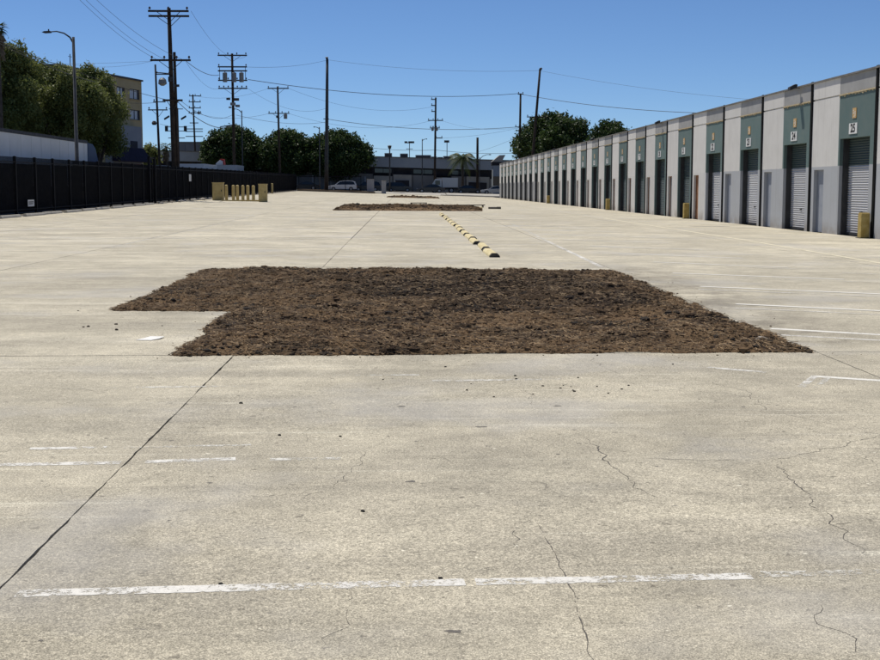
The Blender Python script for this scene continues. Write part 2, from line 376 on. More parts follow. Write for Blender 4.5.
# ================================================================ THE SETTING
# terrain: one sheet to the horizon
xs = [-3000, -900, -300, -120, -70, -45, -30, -22]+[XF+(XB-XF)*i/8 for i in range(9)]+[20, 30, 40, 70, 150, 400, 1000, 3000]
ys = [-3000, -600, -120, -30]+[-30+236/30*i for i in range(1, 31)]+[207, 208, 209, 210, 212, 216, 222, 230, 260, 320, 500, 1000, 3000]
V = [(x, y, gz(x, y)-.05) for y in ys for x in xs]; nx = len(xs)
F = [(j*nx+i, j*nx+i+1, (j+1)*nx+i+1, (j+1)*nx+i) for j in range(len(ys)-1) for i in range(nx-1)]
tag(np_mesh('terrain', V, F, 'terrain'), kind='structure')

# the concrete lot: slabs with open joints
lot = empty('parking_lot'); tag(lot, kind='structure')
JX = [-16.75, -12.3, -7.0, -1.52, 3.72, 8.95, XB+.02]
JY = [-9.0, 11.5]+[11.5+12.2*i for i in range(1, 17)]
skew = lambda x, y: y+.035*x*max(0, 1-y/60)          # the cross joints run a little off square
sub = MB()
for a, b in zip(JY[:-1], JY[1:]):
    for c, d in zip(JX[:-1], JX[1:]):
        near = b < 40 and c > -8 and d < 10
        ny = (200 if near else 5); nxx = 60 if near else 3
        gap = .0055 if near else .011
        rows = np.linspace(0, 1, ny+1); cols = np.linspace(0, 1, nxx+1)
        V = []; 
        for tv in rows:
            for tu in cols:
                x = c+gap+(d-c-2*gap)*tu; y = a+2*gap+(b-a-4*gap)*tv
                if near:
                    if tu in (0, 1): x += (noise.noise((c+d*tu, y*9, 1))*.005+noise.noise((c+d*tu, y*31, 1))*.005+noise.noise((d*tu, y*.7, 5))*.006)*(1 if tu == 0 else -1)*1
                    if tv in (0, 1): y += noise.noise((x*11, a+b*tv, 2))*.004
                yy = skew(x, y)
                V.append((x, yy, gz(x, yy)))
        F = [(j*(nxx+1)+i, j*(nxx+1)+i+1, (j+1)*(nxx+1)+i+1, (j+1)*(nxx+1)+i) for j in range(ny) for i in range(nxx)]
        # skirts
        ring = [i for i in range(nxx+1)]+[j*(nxx+1)+nxx for j in range(1, ny+1)]+[ny*(nxx+1)+i for i in range(nxx-1, -1, -1)]+[j*(nxx+1) for j in range(ny-1, 0, -1)]
        n0 = len(V); V += [(V[r][0], V[r][1], V[r][2]-.045) for r in ring]; k = len(ring)
        F += [(ring[i], n0+i, n0+(i+1) % k, ring[(i+1) % k]) for i in range(k)]
        so_ = np_mesh('concrete_slab', V, F, 'concrete', lot)
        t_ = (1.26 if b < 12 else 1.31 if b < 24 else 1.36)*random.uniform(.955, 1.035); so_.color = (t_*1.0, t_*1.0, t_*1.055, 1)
# dirt that fills the joints
V = []; F = []
xx = np.linspace(-16.8, XB+.05, 8); yy = np.linspace(-9.2, 206.8, 36)
V = [(x, y, gz(x, y)-.03) for y in yy for x in xx]; n = 8
F = [(j*n+i, j*n+i+1, (j+1)*n+i+1, (j+1)*n+i) for j in range(35) for i in range(n-1)]
np_mesh('joint_filler', V, F, 'subsoil', lot)

def ribbon(name, pts, wid, m, lift=.004, parent=lot, jag=0):
    V = []; F = []
    P = []
    for (a, b) in zip(pts[:-1], pts[1:]):
        L = math.hypot(b[0]-a[0], b[1]-a[1]); n = max(1, int(L/(.04 if jag else (.025 if a[1] < 12 else 1.5))))
        for i in range(n): t = i/n; P.append((a[0]+(b[0]-a[0])*t, a[1]+(b[1]-a[1])*t))
    P.append(pts[-1])
    for i, p in enumerate(P):
        a = P[max(0, i-1)]; b = P[min(len(P)-1, i+1)]; dx, dy = b[0]-a[0], b[1]-a[1]; L = math.hypot(dx, dy) or 1
        w_ = wid/2
        ox = oy = 0
        if not jag and p[1] < 12: w_ *= 1+.10*noise.noise((p[0]*14, p[1]*9, 4))+.14*noise.noise((p[0]*60, p[1]*9, 6)); oy = .006*noise.noise((p[0]*22, 3, 7))
        if jag:
            e = min(1, i/6, (len(P)-1-i)/6)
            w_ *= (.35+.9*random.random())*(.25+.75*e); j = jag*(noise.noise((p[0]*7, p[1]*7, 3))+.5*noise.noise((p[0]*23, p[1]*23, 9))); ox, oy = -dy/L*j, dx/L*j
        for s_ in (-1, 1):
            x, y = p[0]-dy/L*w_*s_+ox, p[1]+dx/L*w_*s_+oy; V.append((x, y, gz(x, y)+lift))
    F = [(2*i, 2*i+1, 2*i+3, 2*i+2) for i in range(len(P)-1)]
    return np_mesh(name, V, F, m, parent)
def seg(x0, y0, x1, y1, wd=.1, m='white_line'): return ribbon('painted_line', [(x0, y0), (x1, y1)], wd, m, .0014 if y0 < 14 else .004)
# nearest bay lines
seg(-1.44, 4.70, .22, 4.80, .085); seg(.26, 4.80, 1.33, 4.85, .08); seg(1.36, 4.87, 2.3, 4.92, .075, 'white_line2')
seg(-3.2, 6.88, -1.55, 6.97, .075); seg(-1.42, 6.99, -.94, 7.06, .075); seg(-.75, 7.04, -.36, 7.06, .06, 'white_line2')
seg(-2.15, 7.36, -1.72, 7.39, .06); seg(-1.62, 7.38, -.9, 7.44, .05, 'white_line2')
seg(-2.2, 9.6, -1.2, 9.66, .06, 'white_line2'); seg(.2, 9.9, 1.2, 9.97, .07, 'white_line2'); seg(-.6, 10.2, .1, 10.22, .06, 'white_line2')
seg(2.5, 10.62, 2.9, 10.32, .07, 'white_line'); seg(3.22, 10.1, 4.9, 9.2, .09, 'white_line3'); seg(3.24, 10.12, 2.95, 9.55, .06); seg(3.32, 10.05, 3.05, 9.5, .05, 'white_line2')
# angled bays beside the soil bed, painted twice
for i, (y0, x0, x1) in enumerate([(13.55, 3.85, 7.1), (16.4, 4.2, 7.1), (19.3, 4.4, 7.1), (22.3, 4.6, 7.08), (25.6, 4.9, 7.1), (28.9, 4.6, 7.05), (32.6, 4.6, 7.05), (36.4, 4.4, 7.0), (40.5, 4.3, 7.1), (44.8, 4.2, 7.1), (49.5, 4.2, 7.1), (55, 4.2, 7.1)]):
    sl_ = -.6 if y0 < 24 else -.75
    seg(x0, y0, x1, y0+sl_*(x1-x0), .12, 'white_line3')
    seg(x0-.15, y0-.55, x1, y0-.55+sl_*.92*(x1-x0+.15), .07, 'white_line' if i < 3 else 'white_line2')
seg(9.25, 20, 9.6, 36.7, .12, 'cream_line'); seg(9.6, 36.7, 9.5, 62, .13, 'cream_line'); seg(9.5, 62, 9.4, 120, .12, 'white_line2')
seg(3.62, 24.0, 3.85, 36, .10, 'white_line'); seg(3.85, 36, 4.2, 52, .10, 'white_line2')
for y0 in (22.5, 27, 34.5, 38.5, 43, 52): seg(7.6, y0, 9.1, y0-1.1, .1, 'white_line2')
# faded cross lines in the middle distance
for y0, x0, x1, k in [(29.5, -1.4, 3.5, '2'), (33, -1.2, 3.4, ''), (37.5, -1.4, 3.6, '2'), (42, -1.3, 3.5, '2'), (48, -1.3, 3.5, ''), (55, -6, 3.5, '2'), (31, -6.8, -1.7, '2'), (36, -6.8, -1.7, '2'), (41, -6.5, -2, '2'), (47, -6.8, -2, '2'), (62, -6, 5, '2')]:
    seg(x0, y0, x1, y0+.04*(x1-x0), .1, 'white_line'+k)
for y0 in (40, 46.5, 53.5, 61, 69): seg(-12.1, y0, -7.2, y0+.3, .1, 'white_line2')
seg(-7.03+.1, 30, -7.03+.1, 60, .08, 'white_line2')
# cracks
def crack(pts, wd=.007, jag=.045): return ribbon('crack', pts, wd*.75, 'crack', .0008, lot, jag*1.15)
crack([(1.05, 7.65), (1.09, 7.4), (1.10, 6.95), (1.13, 6.62), (1.16, 6.3), (1.2, 6.08)], .011)
crack([(1.2, 6.08), (1.02, 6.02), (.9, 6.0)], .006)
crack([(.58, 5.75), (.6, 5.3), (.615, 4.7), (.6, 4.3), (.58, 3.7)], .006, .012)
crack([(.55, 5.75), (.47, 5.6), (.45, 5.2)], .006)
crack([(2.02, 7.0), (1.98, 6.5), (1.93, 5.9), (1.9, 5.45), (1.84, 5.06)], .009)
crack([(2.9, 7.7), (2.51, 7.35), (2.2, 7.1), (1.95, 6.95), (1.6, 6.98), (1.3, 7.02)], .008, .05)
crack([(1.5, 4.5), (1.42, 4.3), (1.5, 4.15), (1.44, 3.9)], .007)
crack([(-.24, 7.25), (-.27, 6.8), (-.4, 6.3), (-.52, 6.1)], .006); crack([(-.22, 4.95), (-.2, 4.7), (-.22, 4.45), (-.27, 4.1)], .005)

crack([(1.6, 11.4), (1.62, 10.8), (1.7, 10.2)], .007); crack([(.7, 10.6), (.74, 9.9), (.9, 9.4), (.85, 8.8)], .006); crack([(2.2, 10.1), (2.5, 9.3), (2.4, 8.5), (2.8, 7.9)], .006, .06)
crack([(-3, 9.7), (-2.4, 9.5), (-2.0, 9.3)], .008); crack([(-4.1, 14.4), (-3.6, 13.9), (-3.0, 13.8)], .01, .08); crack([(-6.8, 20), (-5, 20.6), (-3.6, 20.2)], .012, .1); crack([(-6, 30), (-4, 31), (-2, 30.4)], .015, .1)
# small spalls and scuffs in the near slab
rq = random.Random(9)
for i in range(46):
    x, y = rq.uniform(-2.2, 2.6), rq.uniform(4.1, 10.5); a_ = rq.uniform(-.5, .5); l_ = rq.uniform(.015, .05)*(1 if i > 5 else 1.8)
    n_ = 9; big_ = .022 if i < 6 else rq.uniform(.005, .012); V = []
    for k_ in range(n_):
        th = 6.283*k_/n_; r1 = big_*rq.uniform(.5, 1.3); xx_, yy_ = x+math.cos(th)*r1*1.5, y+math.sin(th)*r1; V.append((xx_, yy_, gz(xx_, yy_)+.0009))
    V.append((x, y, gz(x, y)+.0009)); np_mesh('spall', V, [(n_, k_, (k_+1) % n_) for k_ in range(n_)], 'spall', lot)
# patched dark scuffs in the far lot
for (x, y, l, wd) in [(-10, 78, 4, .5), (-9, 92, 7, .5), (-12.5, 70, 3.5, .4), (11.7, 50, 1.5, .5), (-4, 60, 5, .35), (2.5, 58, 6, .3)]:
    ribbon('tar_patch', [(x-l/2, y), (x-l/4, y+.1), (x+l/4, y-.1), (x+l/2, y+.05)], wd, paint('tar_smear_%d' % int(y), (.2, .185, .165), .70), .003)

# street beyond the lot
def sheet(name, x0, x1, y0, y1, m, dz, nx=24, ny=2, kind='structure'):
    xs = np.linspace(x0, x1, nx+1); ys = np.linspace(y0, y1, ny+1)
    V = [(x, y, gz(x, y)+dz) for y in ys for x in xs]; n0 = len(V); V += [(x, y, z-.34) for x, y, z in V]
    g_ = lambda i, j: j*(nx+1)+i
    F = [(g_(i, j), g_(i+1, j), g_(i+1, j+1), g_(i, j+1)) for j in range(ny) for i in range(nx)]
    F += [(g_(i, 0), n0+g_(i, 0), n0+g_(i+1, 0), g_(i+1, 0)) for i in range(nx)]
    F += [(g_(i+1, ny), n0+g_(i+1, ny), n0+g_(i, ny), g_(i, ny)) for i in range(nx)]
    o = np_mesh(name, V, F, m)
    return tag(o, kind=kind)
sheet('cross_street', -140, 90, 211.7, 222.0, 'asphalt', -.02, 60, 6)
sheet('sidewalk', -90, -3.4, 208.2, 211.5, 'walk', .07, 40, 4)
sheet('sidewalk', 6.5, 60, 208.2, 211.5, 'walk', .06, 20, 4)
sheet('driveway_apron', -3.3, 6.4, 206.9, 211.6, 'walk', .012, 8, 6)
sheet('far_sidewalk', -110, 60, 222.0, 225.5, 'walk', .10, 60, 3)
sheet('side_street', -33, -18.0, -30, 205, 'asphalt', -.015, 6, 30)
# planting strip of bare soil behind the last kerb
o = MB()
k = sheet('planting_strip', -16.4, -5.0, 200.6, 207.0, 'soil', .26, 12, 6)
kb = sheet('kerb', -16.6, -4.7, 200.2, 200.58, 'brownkerb', .3, 12, 1)
kb = sheet('kerb', 5.5, XB+8, 206.5, 206.9, 'kerb', .12, 12, 1)

# ================================================================ SOIL BEDS
def inside(poly, x, y):
    r = np.zeros(x.shape, bool); k = len(poly)
    for i in range(k):
        x0, y0 = poly[i]; x1, y1 = poly[(i+1) % k]
        c = ((y0 > y) != (y1 > y)) & (x < (x1-x0)*(y-y0)/((y1-y0) if y1 != y0 else 1e-9)+x0); r ^= c
    return r
def edge_dist(poly, x, y):
    d = np.full(x.shape, 1e9); k = len(poly)
    for i in range(k):
        x0, y0 = poly[i]; x1, y1 = poly[(i+1) % k]; dx, dy = x1-x0, y1-y0
        t = np.clip(((x-x0)*dx+(y-y0)*dy)/(dx*dx+dy*dy), 0, 1)
        d = np.minimum(d, np.hypot(x-x0-t*dx, y-y0-t*dy))
    return d
def vnoise(x, y, seed, cell):            # smooth value noise on arrays
    rs = np.random.RandomState(seed); T = rs.rand(256, 256)
    u, v = x/cell+500, y/cell+500; i, j = np.floor(u).astype(int), np.floor(v).astype(int); a, b = u-i, v-j
    a = a*a*(3-2*a); b = b*b*(3-2*b); i %= 255; j %= 255
    return (T[i, j]*(1-a)+T[i+1, j]*a)*(1-b)+(T[i, j+1]*(1-a)+T[i+1, j+1]*a)*b-.5
def GZ(x, y): return .0052*np.clip((XB-x)/(XB-XF), 0, 1)*y
def soil_h(poly, x, y, H, rough):
    d = edge_dist(poly, x, y); ins = inside(poly, x, y)
    d = np.where(ins, d, -d)+vnoise(x, y, 3, .5)*.14+vnoise(x, y, 4, .13)*.07
    e = np.clip(d/.75, 0, 1)**.65
    h = H*e+rough*np.clip(d/.25, 0, 1)*(vnoise(x, y, 11, 1.3)*1.1+vnoise(x, y, 12, .5)*.8+np.abs(vnoise(x, y, 13, .2))*.9+vnoise(x, y, 14, .09)*.5)
    return np.where(d > 0, np.maximum(h, .008+.02*np.clip(d/.2, 0, 1)), -.02), d
def soil_bed(name, label, poly, H, rough, res, nclod, nstraw, csz, group):
    root = empty(name, (0, 0, 0), 0, label, 'soil bed', group)
    P = np.array(poly); x0, y0 = P.min(0)-.2; x1, y1 = P.max(0)+.2
    gx = np.arange(x0, x1, res); gy = np.arange(y0, y1, res); XX, YY = np.meshgrid(gx, gy)
    h, d = soil_h(poly, XX, YY, H, rough); Z = GZ(XX, YY)+h
    keep = (d > -res*1.5); n = len(gx)
    idx = np.arange(XX.size).reshape(XX.shape)
    q = keep[:-1, :-1] & keep[1:, :-1] & keep[:-1, 1:] & keep[1:, 1:]
    F = np.stack([idx[:-1, :-1][q], idx[:-1, 1:][q], idx[1:, 1:][q], idx[1:, :-1][q]], 1)
    used = np.unique(F); mp = np.zeros(XX.size, int); mp[used] = np.arange(len(used))
    V = np.stack([XX.ravel(), YY.ravel(), Z.ravel()], 1)[used]
    np_mesh('soil_mound', V, mp[F], 'soil', root)
    # clods
    rs = np.random.RandomState(5)
    def scatter(n_, spill):
        out = []
        while sum(len(a) for a in out) < n_:
            a = rs.rand(n_*2, 2)*np.array([x1-x0+2*spill, y1-y0+2*spill])+np.array([x0-spill, y0-spill])
            hh, dd = soil_h(poly, a[:, 0], a[:, 1], H, rough)
            pk = (dd > -.02) | ((dd > -spill) & (rs.rand(len(a)) < .06*np.exp(dd/.18)))
            out.append(np.c_[a, np.where(dd > 0, hh, 0), dd][pk])
        return np.concatenate(out)[:n_]
    ico = bmesh.new(); bmesh.ops.create_icosphere(ico, subdivisions=1, radius=1)
    iv = np.array([v.co[:] for v in ico.verts]); fi = np.array([[v.index for v in f.verts] for f in ico.faces]); ico.free()
    p = scatter(nclod, .5); s_ = csz*np.exp(rs.randn(nclod)*.55); big = rs.rand(nclod) < .008; s_[big] *= 2.6; s_ = np.minimum(s_, csz*5)
    s_ = np.where(p[:, 3] < 0, s_*.45, s_)
    jit = 1+.22*rs.randn(nclod, len(iv), 1); sca = np.stack([s_*(.8+.6*rs.rand(nclod)), s_*(.8+.6*rs.rand(nclod)), s_*(.45+.4*rs.rand(nclod))], 1)
    vv = iv[None]*jit*sca[:, None]; c = np.stack([p[:, 0], p[:, 1], GZ(p[:, 0], p[:, 1])+p[:, 2]+s_*.2], 1)
    vv = vv+c[:, None]; ff = fi[None]+np.arange(nclod)[:, None, None]*len(iv)
    tag(np_mesh('soil_clods', vv.reshape(-1, 3), ff.reshape(-1, 3), 'soil', root), kind='stuff')
    # darker, larger lumps turned up in drifts
    nd = nclod//26; p = scatter(nd*4, .02); dr = vnoise(p[:, 0], p[:, 1], 77, 1.1); p = p[np.argsort(-dr)[:nd]]
    s_ = csz*1.7*np.exp(rs.randn(nd)*.45); s_ = np.minimum(s_, csz*6)
    vv = iv[None]*(1+.2*rs.randn(nd, len(iv), 1))*np.stack([s_*1.2, s_, s_*.75], 1)[:, None]+np.stack([p[:, 0], p[:, 1], GZ(p[:, 0], p[:, 1])+p[:, 2]+s_*.15], 1)[:, None]
    ff = fi[None]+np.arange(nd)[:, None, None]*len(iv)
    tag(np_mesh('dark_lumps', vv.reshape(-1, 3), ff.reshape(-1, 3), 'clod', root), kind='stuff')
    if nstraw:
        p = scatter(nstraw*2, .02); wgt = rs.rand(len(p))*(.35+1.0*(p[:, 1] < y0+2.2)+.8*(p[:, 0] < x0+2.6)+.5*(vnoise(p[:, 0], p[:, 1], 61, .8)+.5)); p = p[np.argsort(-wgt)[:nstraw]]; L = .012+.05*rs.rand(nstraw)**2.5; th = rs.rand(nstraw)*6.283; el = rs.randn(nstraw)*.16
        dv = np.stack([np.cos(th)*np.cos(el), np.sin(th)*np.cos(el), np.sin(el)], 1)*L[:, None]
        wv = np.stack([-np.sin(th), np.cos(th), 0*th], 1)*(.0012+.002*rs.rand(nstraw))[:, None]; uv = np.array([0, 0, .004])
        c = np.stack([p[:, 0], p[:, 1], GZ(p[:, 0], p[:, 1])+p[:, 2]+.006+np.abs(rs.randn(nstraw))*.007], 1)
        vv = np.stack([c-dv-wv, c-dv+wv, c-dv+uv, c+dv-wv, c+dv+wv, c+dv+uv], 1)
        fq = np.array([[0, 1, 4, 3], [1, 2, 5, 4], [2, 0, 3, 5]]); ff = fq[None]+np.arange(nstraw)[:, None, None]*6
        tag(np_mesh('straw_bits', vv.reshape(-1, 3), ff.reshape(-1, 4), 'straw', root), kind='stuff')
    return root
soil_bed('soil_bed', 'large L-shaped bed of dark tilled soil in the near foreground of the lot',
         [(-2.04, 11.36), (-2.08, 15.4), (-3.5, 15.5), (-3.52, 22.6), (3.66, 22.8), (3.66, 11.62)], .045, .08, .033, 40000, 44000, .0085, 'soil beds cut into the lot')
soil_bed('soil_bed', 'low heap of brown soil in the middle distance beyond the yellow stops',
         [(-4.1, 74), (-4.3, 88), (5.1, 90), (4.5, 77)], .17, .045, .12, 6000, 0, .022, 'soil beds cut into the lot')
soil_bed('soil_bed', 'thin far strip of soil in the pale concrete near the driveway',
         [(-2.2, 150), (-2.2, 158), (3.9, 160), (3.9, 152)], .14, .05, .15, 1500, 0, .03, 'soil beds cut into the lot')

# ================================================================ WAREHOUSE
BAY = 6.1875; Y0 = 38.4
wh = empty('warehouse', (XB, Y0, 0), 0, 'long grey and slate green warehouse row with numbered roll-up doors', 'warehouse')
def wb(name, y0, y1, z0, z1, m, x0=0., x1=.3, parent=None, bevel=0):   # box in warehouse coordinates
    return MB().box(x0, x1, y0, y1, z0, z1).build(name, m, parent or wh, bevel=bevel)
def wbs(name, boxes, m, parent=None):
    b = MB()
    for q in boxes: b.box(*q)
    return b.build(name, m, parent or wh)
shared = {}
def sh(key, fn, loc, parent):            # share mesh data between alike parts
    if key not in shared:
        o = fn(); shared[key] = o.data; o.location = loc; o.parent = parent; return o
    o = bpy.data.objects.new(key[0] if isinstance(key, tuple) else key, shared[key]); C.objects.link(o); o.parent = parent; o.location = loc; return o
def slat_mesh(mname):
    b = MB(); W = 2.7; n = 40; p = 3.04/n
    prof = []
    for i in range(n):
        z = i*p; prof += [(.004, z+.002), (-.030, z+.012), (-.034, z+.026), (-.022, z+.044), (.004, z+.062)]
    prof.append((.004, 3.04))
    for (x, z) in prof: b.v += [(x, 0, z), (x, W, z)]
    b.f = [(2*i, 2*i+1, 2*i+3, 2*i+2) for i in range(len(prof)-1)]
    k = len(b.v); b.v += [(.03, 0, 0), (.03, W, 0), (.03, 0, 3.04), (.03, W, 3.04)]; b.f += [(k, k+2, k+3, k+1)]
    return b.build('rollup_door', mname)
def gold_mesh():
    b = MB(); r = random.Random(4); y = 0
    b.box(-.03, .0, 0, 3.24, .03, .07)
    while y < 3.2:
        wd = .04+.07*r.random(); dz = .012+.05*r.random() if r.random() < .7 else .0
        if dz: b.box(-.022, -.001, y, min(3.22, y+wd*.8), .03-dz, .031)
        y += wd
    return b.build('gold_trim', 'gold')
for k in range(-1, 25):
    u = 25-k; o = k*BAY; j = random.Random(u*31)
    blue = u >= 23; far = u <= 9
    W = 'wall_blue' if blue else ('wall_grey' if far else 'wall')
    G = 'green_blue' if u >= 22 else ('green_grey' if far else 'green')
    sh(('downspout',), lambda: MB().box(-.03, .0, -.095, .095, 0, 5.08).build('downspout', 'black_groove'), (0, o, 0), wh)
    if u == 26:
        wbs('wall_panel', [(0, .3, o+.1, o+BAY-.1, 0, 4.41), (.05, .3, o+.1, o+BAY-.1, 4.41, 4.45), (0, .3, o+.1, o+BAY-.1, 4.45, 5.0)], W)
        wb('coping', o, o+BAY, 5.0, 5.06, 'coping', -.05, .34)
        continue
    # green door bay
    a, b_ = .1, 3.35
    sh(('door_surround', G), lambda: wbs('door_surround', [(0, .42, a, .5, 0, 3.05), (0, .42, 3.2, b_, 0, 3.05), (0, .42, a, b_, 3.05, 4.43)], G), (0, o, 0), wh)
    sh(('parapet_panel',), lambda: wb('parapet_panel', a, b_, 4.45, 5.0, 'parapet', .012, .3), (0, o, 0), wh)
    sh(('gold_trim',), gold_mesh, (0, o+.1, 4.385), wh)
    # light wall with the entry door
    sh(('wall_panel', W), lambda: wbs('wall_panel', [(.004, .3, b_, 4.75, 0, 4.41), (.004, .3, 5.78, BAY-.1, 0, 4.41), (.004, .3, 4.75, 5.78, 2.1, 4.41), (.06, .3, b_, BAY-.1, 4.41, 4.46), (.004, .3, b_, BAY-.1, 4.46, 5.0)], W), (0, o, 0), wh)
    sh(('control_joint',), lambda: wb('control_joint', -.1, .1, 0, 5.0, 'black_groove', .05, .3), (0, o, 0), wh)
    sh(('coping',), lambda: wb('coping', 0, BAY, 5.0, 5.055, 'coping', -.05, .34), (0, o, 0), wh)
    # roll-up door
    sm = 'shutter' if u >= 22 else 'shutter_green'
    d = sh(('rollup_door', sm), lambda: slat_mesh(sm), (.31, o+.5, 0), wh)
    for gy in (0, 2.63): sh(('guide_rail',), lambda: MB().box(-.20, .02, 0, .07, 0, 3.04).build('guide_rail', 'darksteel'), (0, gy, 0), d)
    sh(('bottom_bar',), lambda: MB().box(-.045, .0, .07, 2.63, .0, .09).build('bottom_bar', 'darksteel'), (0, 0, 0), d)
    sh(('lock_handle',), lambda: MB().box(-.06, -.02, 1.28, 1.42, .72, .76).build('lock_handle', 'steel'), (0, 0, 0), d)
    # entry door
    dm = 'door_rust' if u == 22 else ('door_grey' if blue else 'door_dark')
    e = sh(('entry_door', dm), lambda: MB().box(0, .05, 4.80, 5.73, 0.01, 2.06).build('entry_door', dm), (.14, o, 0), wh)
    sh(('door_frame', W), lambda: MB().box(-.03, .06, 4.75, 4.80, 0, 2.1).box(-.03, .06, 5.73, 5.78, 0, 2.1).box(-.03, .06, 4.80, 5.73, 2.06, 2.1).build('door_frame', dm), (0, 0, 0), e)
    sh(('door_knob',), lambda: MB().tube([(-.07, 4.90, 1.0), (-.05, 4.90, 1.0), (-.045, 4.90, 1.0), (0, 4.90, 1.0)], [.03, .032, .012, .012], 8).build('door_knob', 'steel'), (0, 0, 0), e)
    # number board and plaque
    nb = sh(('number_board',), lambda: MB().box(-.02, .0, -.36, .36, -.165, .165).build('number_board', 'sign_white'), (0, o+1.98, 3.33), wh)
    tm = text_mesh(str(u), .36); tm.transform(Matrix(((0, 0, -1, -.021), (-1.18, 0, 0, 0), (0, 1, 0, 0), (0, 0, 0, 1))))
    link('numerals', tm, 'ink', nb)
    pq = sh(('plaque',), lambda: MB().box(-.018, .0, -.17, .17, -.155, .155).build('plaque', 'orange'), (0, o+1.9, 3.8), wh)
    sh(('plaque_mark',), lambda: MB().box(-.022, -.017, -.10, -.06, -.10, .06).box(-.022, -.017, .02, .10, -.02, .02).box(-.022, -.017, .05, .10, .05, .10).box(-.022, -.017, -.02, .02, -.13, -.08).build('plaque_mark', 'sign_white'), (0, 0, 0), pq)
    if u in (24, 20, 16, 12, 8, 4):
        fl = MB().box(-.2, .0, 1.46, 1.54, 4.98, 5.0).build('floodlight_arm', 'darksteel', wh); fl.location = (0, o, 0)
        MB().prism([(-.38, 4.90), (-.14, 4.99), (-.11, 5.10), (-.18, 5.12), (-.38, 5.02)], 'y', 1.36, 1.64).build('floodlight', 'darksteel', fl)
body = MB().box(.43, 12.6, -2*BAY+BAY, 25*BAY, 0, 4.75).build('building_body', 'wall', wh)
wb('roof_deck', -BAY, 25*BAY, 4.75, 4.80, 'roof', .43, 12.6)
MB().box(0, 12.6, 25*BAY, 25*BAY+.25, 0, 5.0).build('end_wall', 'wall', wh)
MB().box(0, 12.6, -BAY-.25, -BAY, 0, 5.0).build('end_wall', 'wall', wh)
for q, (yy_, l_) in enumerate([(20, 1.6), (47, 1.3), (83, 1.6), (110, 1.5)]):
    MB().box(6, 7.4, yy_, yy_+l_, 4.8, 5.5).box(6.2, 7.2, yy_+.2, yy_+l_-.2, 5.5, 5.7).build('rooftop_vent', 'hvac', wh)

# yellow guard posts by the doors
gp = []
for n_, (k, lab) in enumerate([(0, 'rusty yellow guard post at the near jamb of door 25'), (4, 'yellow guard post at the jamb of door 21'), (8, 'faded yellow guard post near door 17'), (14, 'small far yellow guard post near door 11')]):
    y = Y0+k*BAY+.22
    r_ = empty('guard_post', (XB-.2, y, 0), 0, lab, 'bollard', 'yellow guard posts along the warehouse')
    if n_ == 0:
        MB().prism([(-.15, 0), (.15, 0), (.145, .70), (.09, .76), (-.12, .76), (-.15, .72)], 'x', -.13, .13).build('post', 'yellow', r_, bevel=.012)
        MB().box(-.17, .17, -.19, .19, 0, .02).build('base_plate', 'darksteel', r_)
        src = r_
    else:
        for ch in src.children: c = ch.copy(); C.objects.link(c); c.parent = r_

# ================================================================ LEFT FENCE
fz = lambda y: gz(XF, y)
fence = empty('steel_fence', (XF, 57.9, 0), 0, 'long black steel picket fence with dark privacy mesh along the left side', 'fence')
PN = 3.09
pk = MB()
for i in range(24):
    y = .06+i*.1285; pk.box(-.012, .012, y-.012, y+.012, .1, 2.55)
pk.v.append((0, 0, 0)); pko = pk.build('pickets', 'fence'); pko.parent = fence
sn = MB(); nn = 48
for i in range(nn+1):
    y = .05+(PN-.1)*i/nn; x = -.045+.016*math.sin(i*1.3)+.01*math.sin(i*.37)
    sn.v += [(x, y, .14), (x, y, 2.26), (x-.008, y, .14), (x-.008, y, 2.26)]
for i in range(nn):
    n0 = 4*i; sn.f += [(n0, n0+4, n0+5, n0+1), (n0+2, n0+3, n0+7, n0+6), (n0+1, n0+5, n0+7, n0+3), (n0, n0+2, n0+6, n0+4)]
sno = sn.build('privacy_screen', 'screen'); sno.parent = fence
rlo = MB().box(.014, .054, 0, PN, 2.30, 2.35).build('rail', 'fence', fence)
rl2 = MB().box(.014, .054, 0, PN, .2, .25).build('rail', 'fence', fence)
pso = MB().box(-.045, .075, -.06, .06, 0, 2.54).prism([(-.055, 2.54), (.085, 2.54), (.085, 2.56), (.015, 2.59), (-.055, 2.56)], 'y', -.07, .07).build('post', 'fence', fence)
first = True
for i in range(-3, 48):
    y = i*PN; z = fz(57.9+y); tilt = math.atan(.0052)
    for ob in (pko, sno, rlo, rl2, pso):
        c = ob if first else ob.copy()
        if not first: C.objects.link(c); c.parent = fence
        c.location = (0, y, z); c.rotation_euler.x = tilt if ob is not pso else 0
        if ob is pko: c['kind'] = 'stuff'
    first = False
for y_ in (87.4, 89.3):
    g_ = MB().box(-.08, .08, -.08, .08, 0, 3.05).box(-.1, .1, -.1, .1, 3.05, 3.1).build('gate_post', 'fence', fence); g_.location = (.12, y_-57.9, fz(y_))
g_ = MB().box(-.02, .02, 0, 1.9, 0, .08).build('gate_bar', 'fence', fence); g_.location = (.12, 87.4-57.9, fz(88)+2.98)
def fence_sign(y, z0, wd, hh, lab):
    s_ = MB().box(0, .012, -wd/2, wd/2, -hh/2, hh/2).build('fence_sign', 'sign_white'); s_.location = (XF+.095, y, fz(y)+z0)
    return tag(s_, lab, 'sign')
fence_sign(104, 1.75, 1.0, .55, 'white notice hung high on the black fence left of the tan boxes')
s2 = fence_sign(59.9, .5, 1.0, .3, 'small white plate low on the black fence at the far left')
MB().box(.012, .015, -.4, .4, .03, .07).box(.012, .015, -.4, .3, -.05, -.01).build('sign_lettering', 'ink', s2)

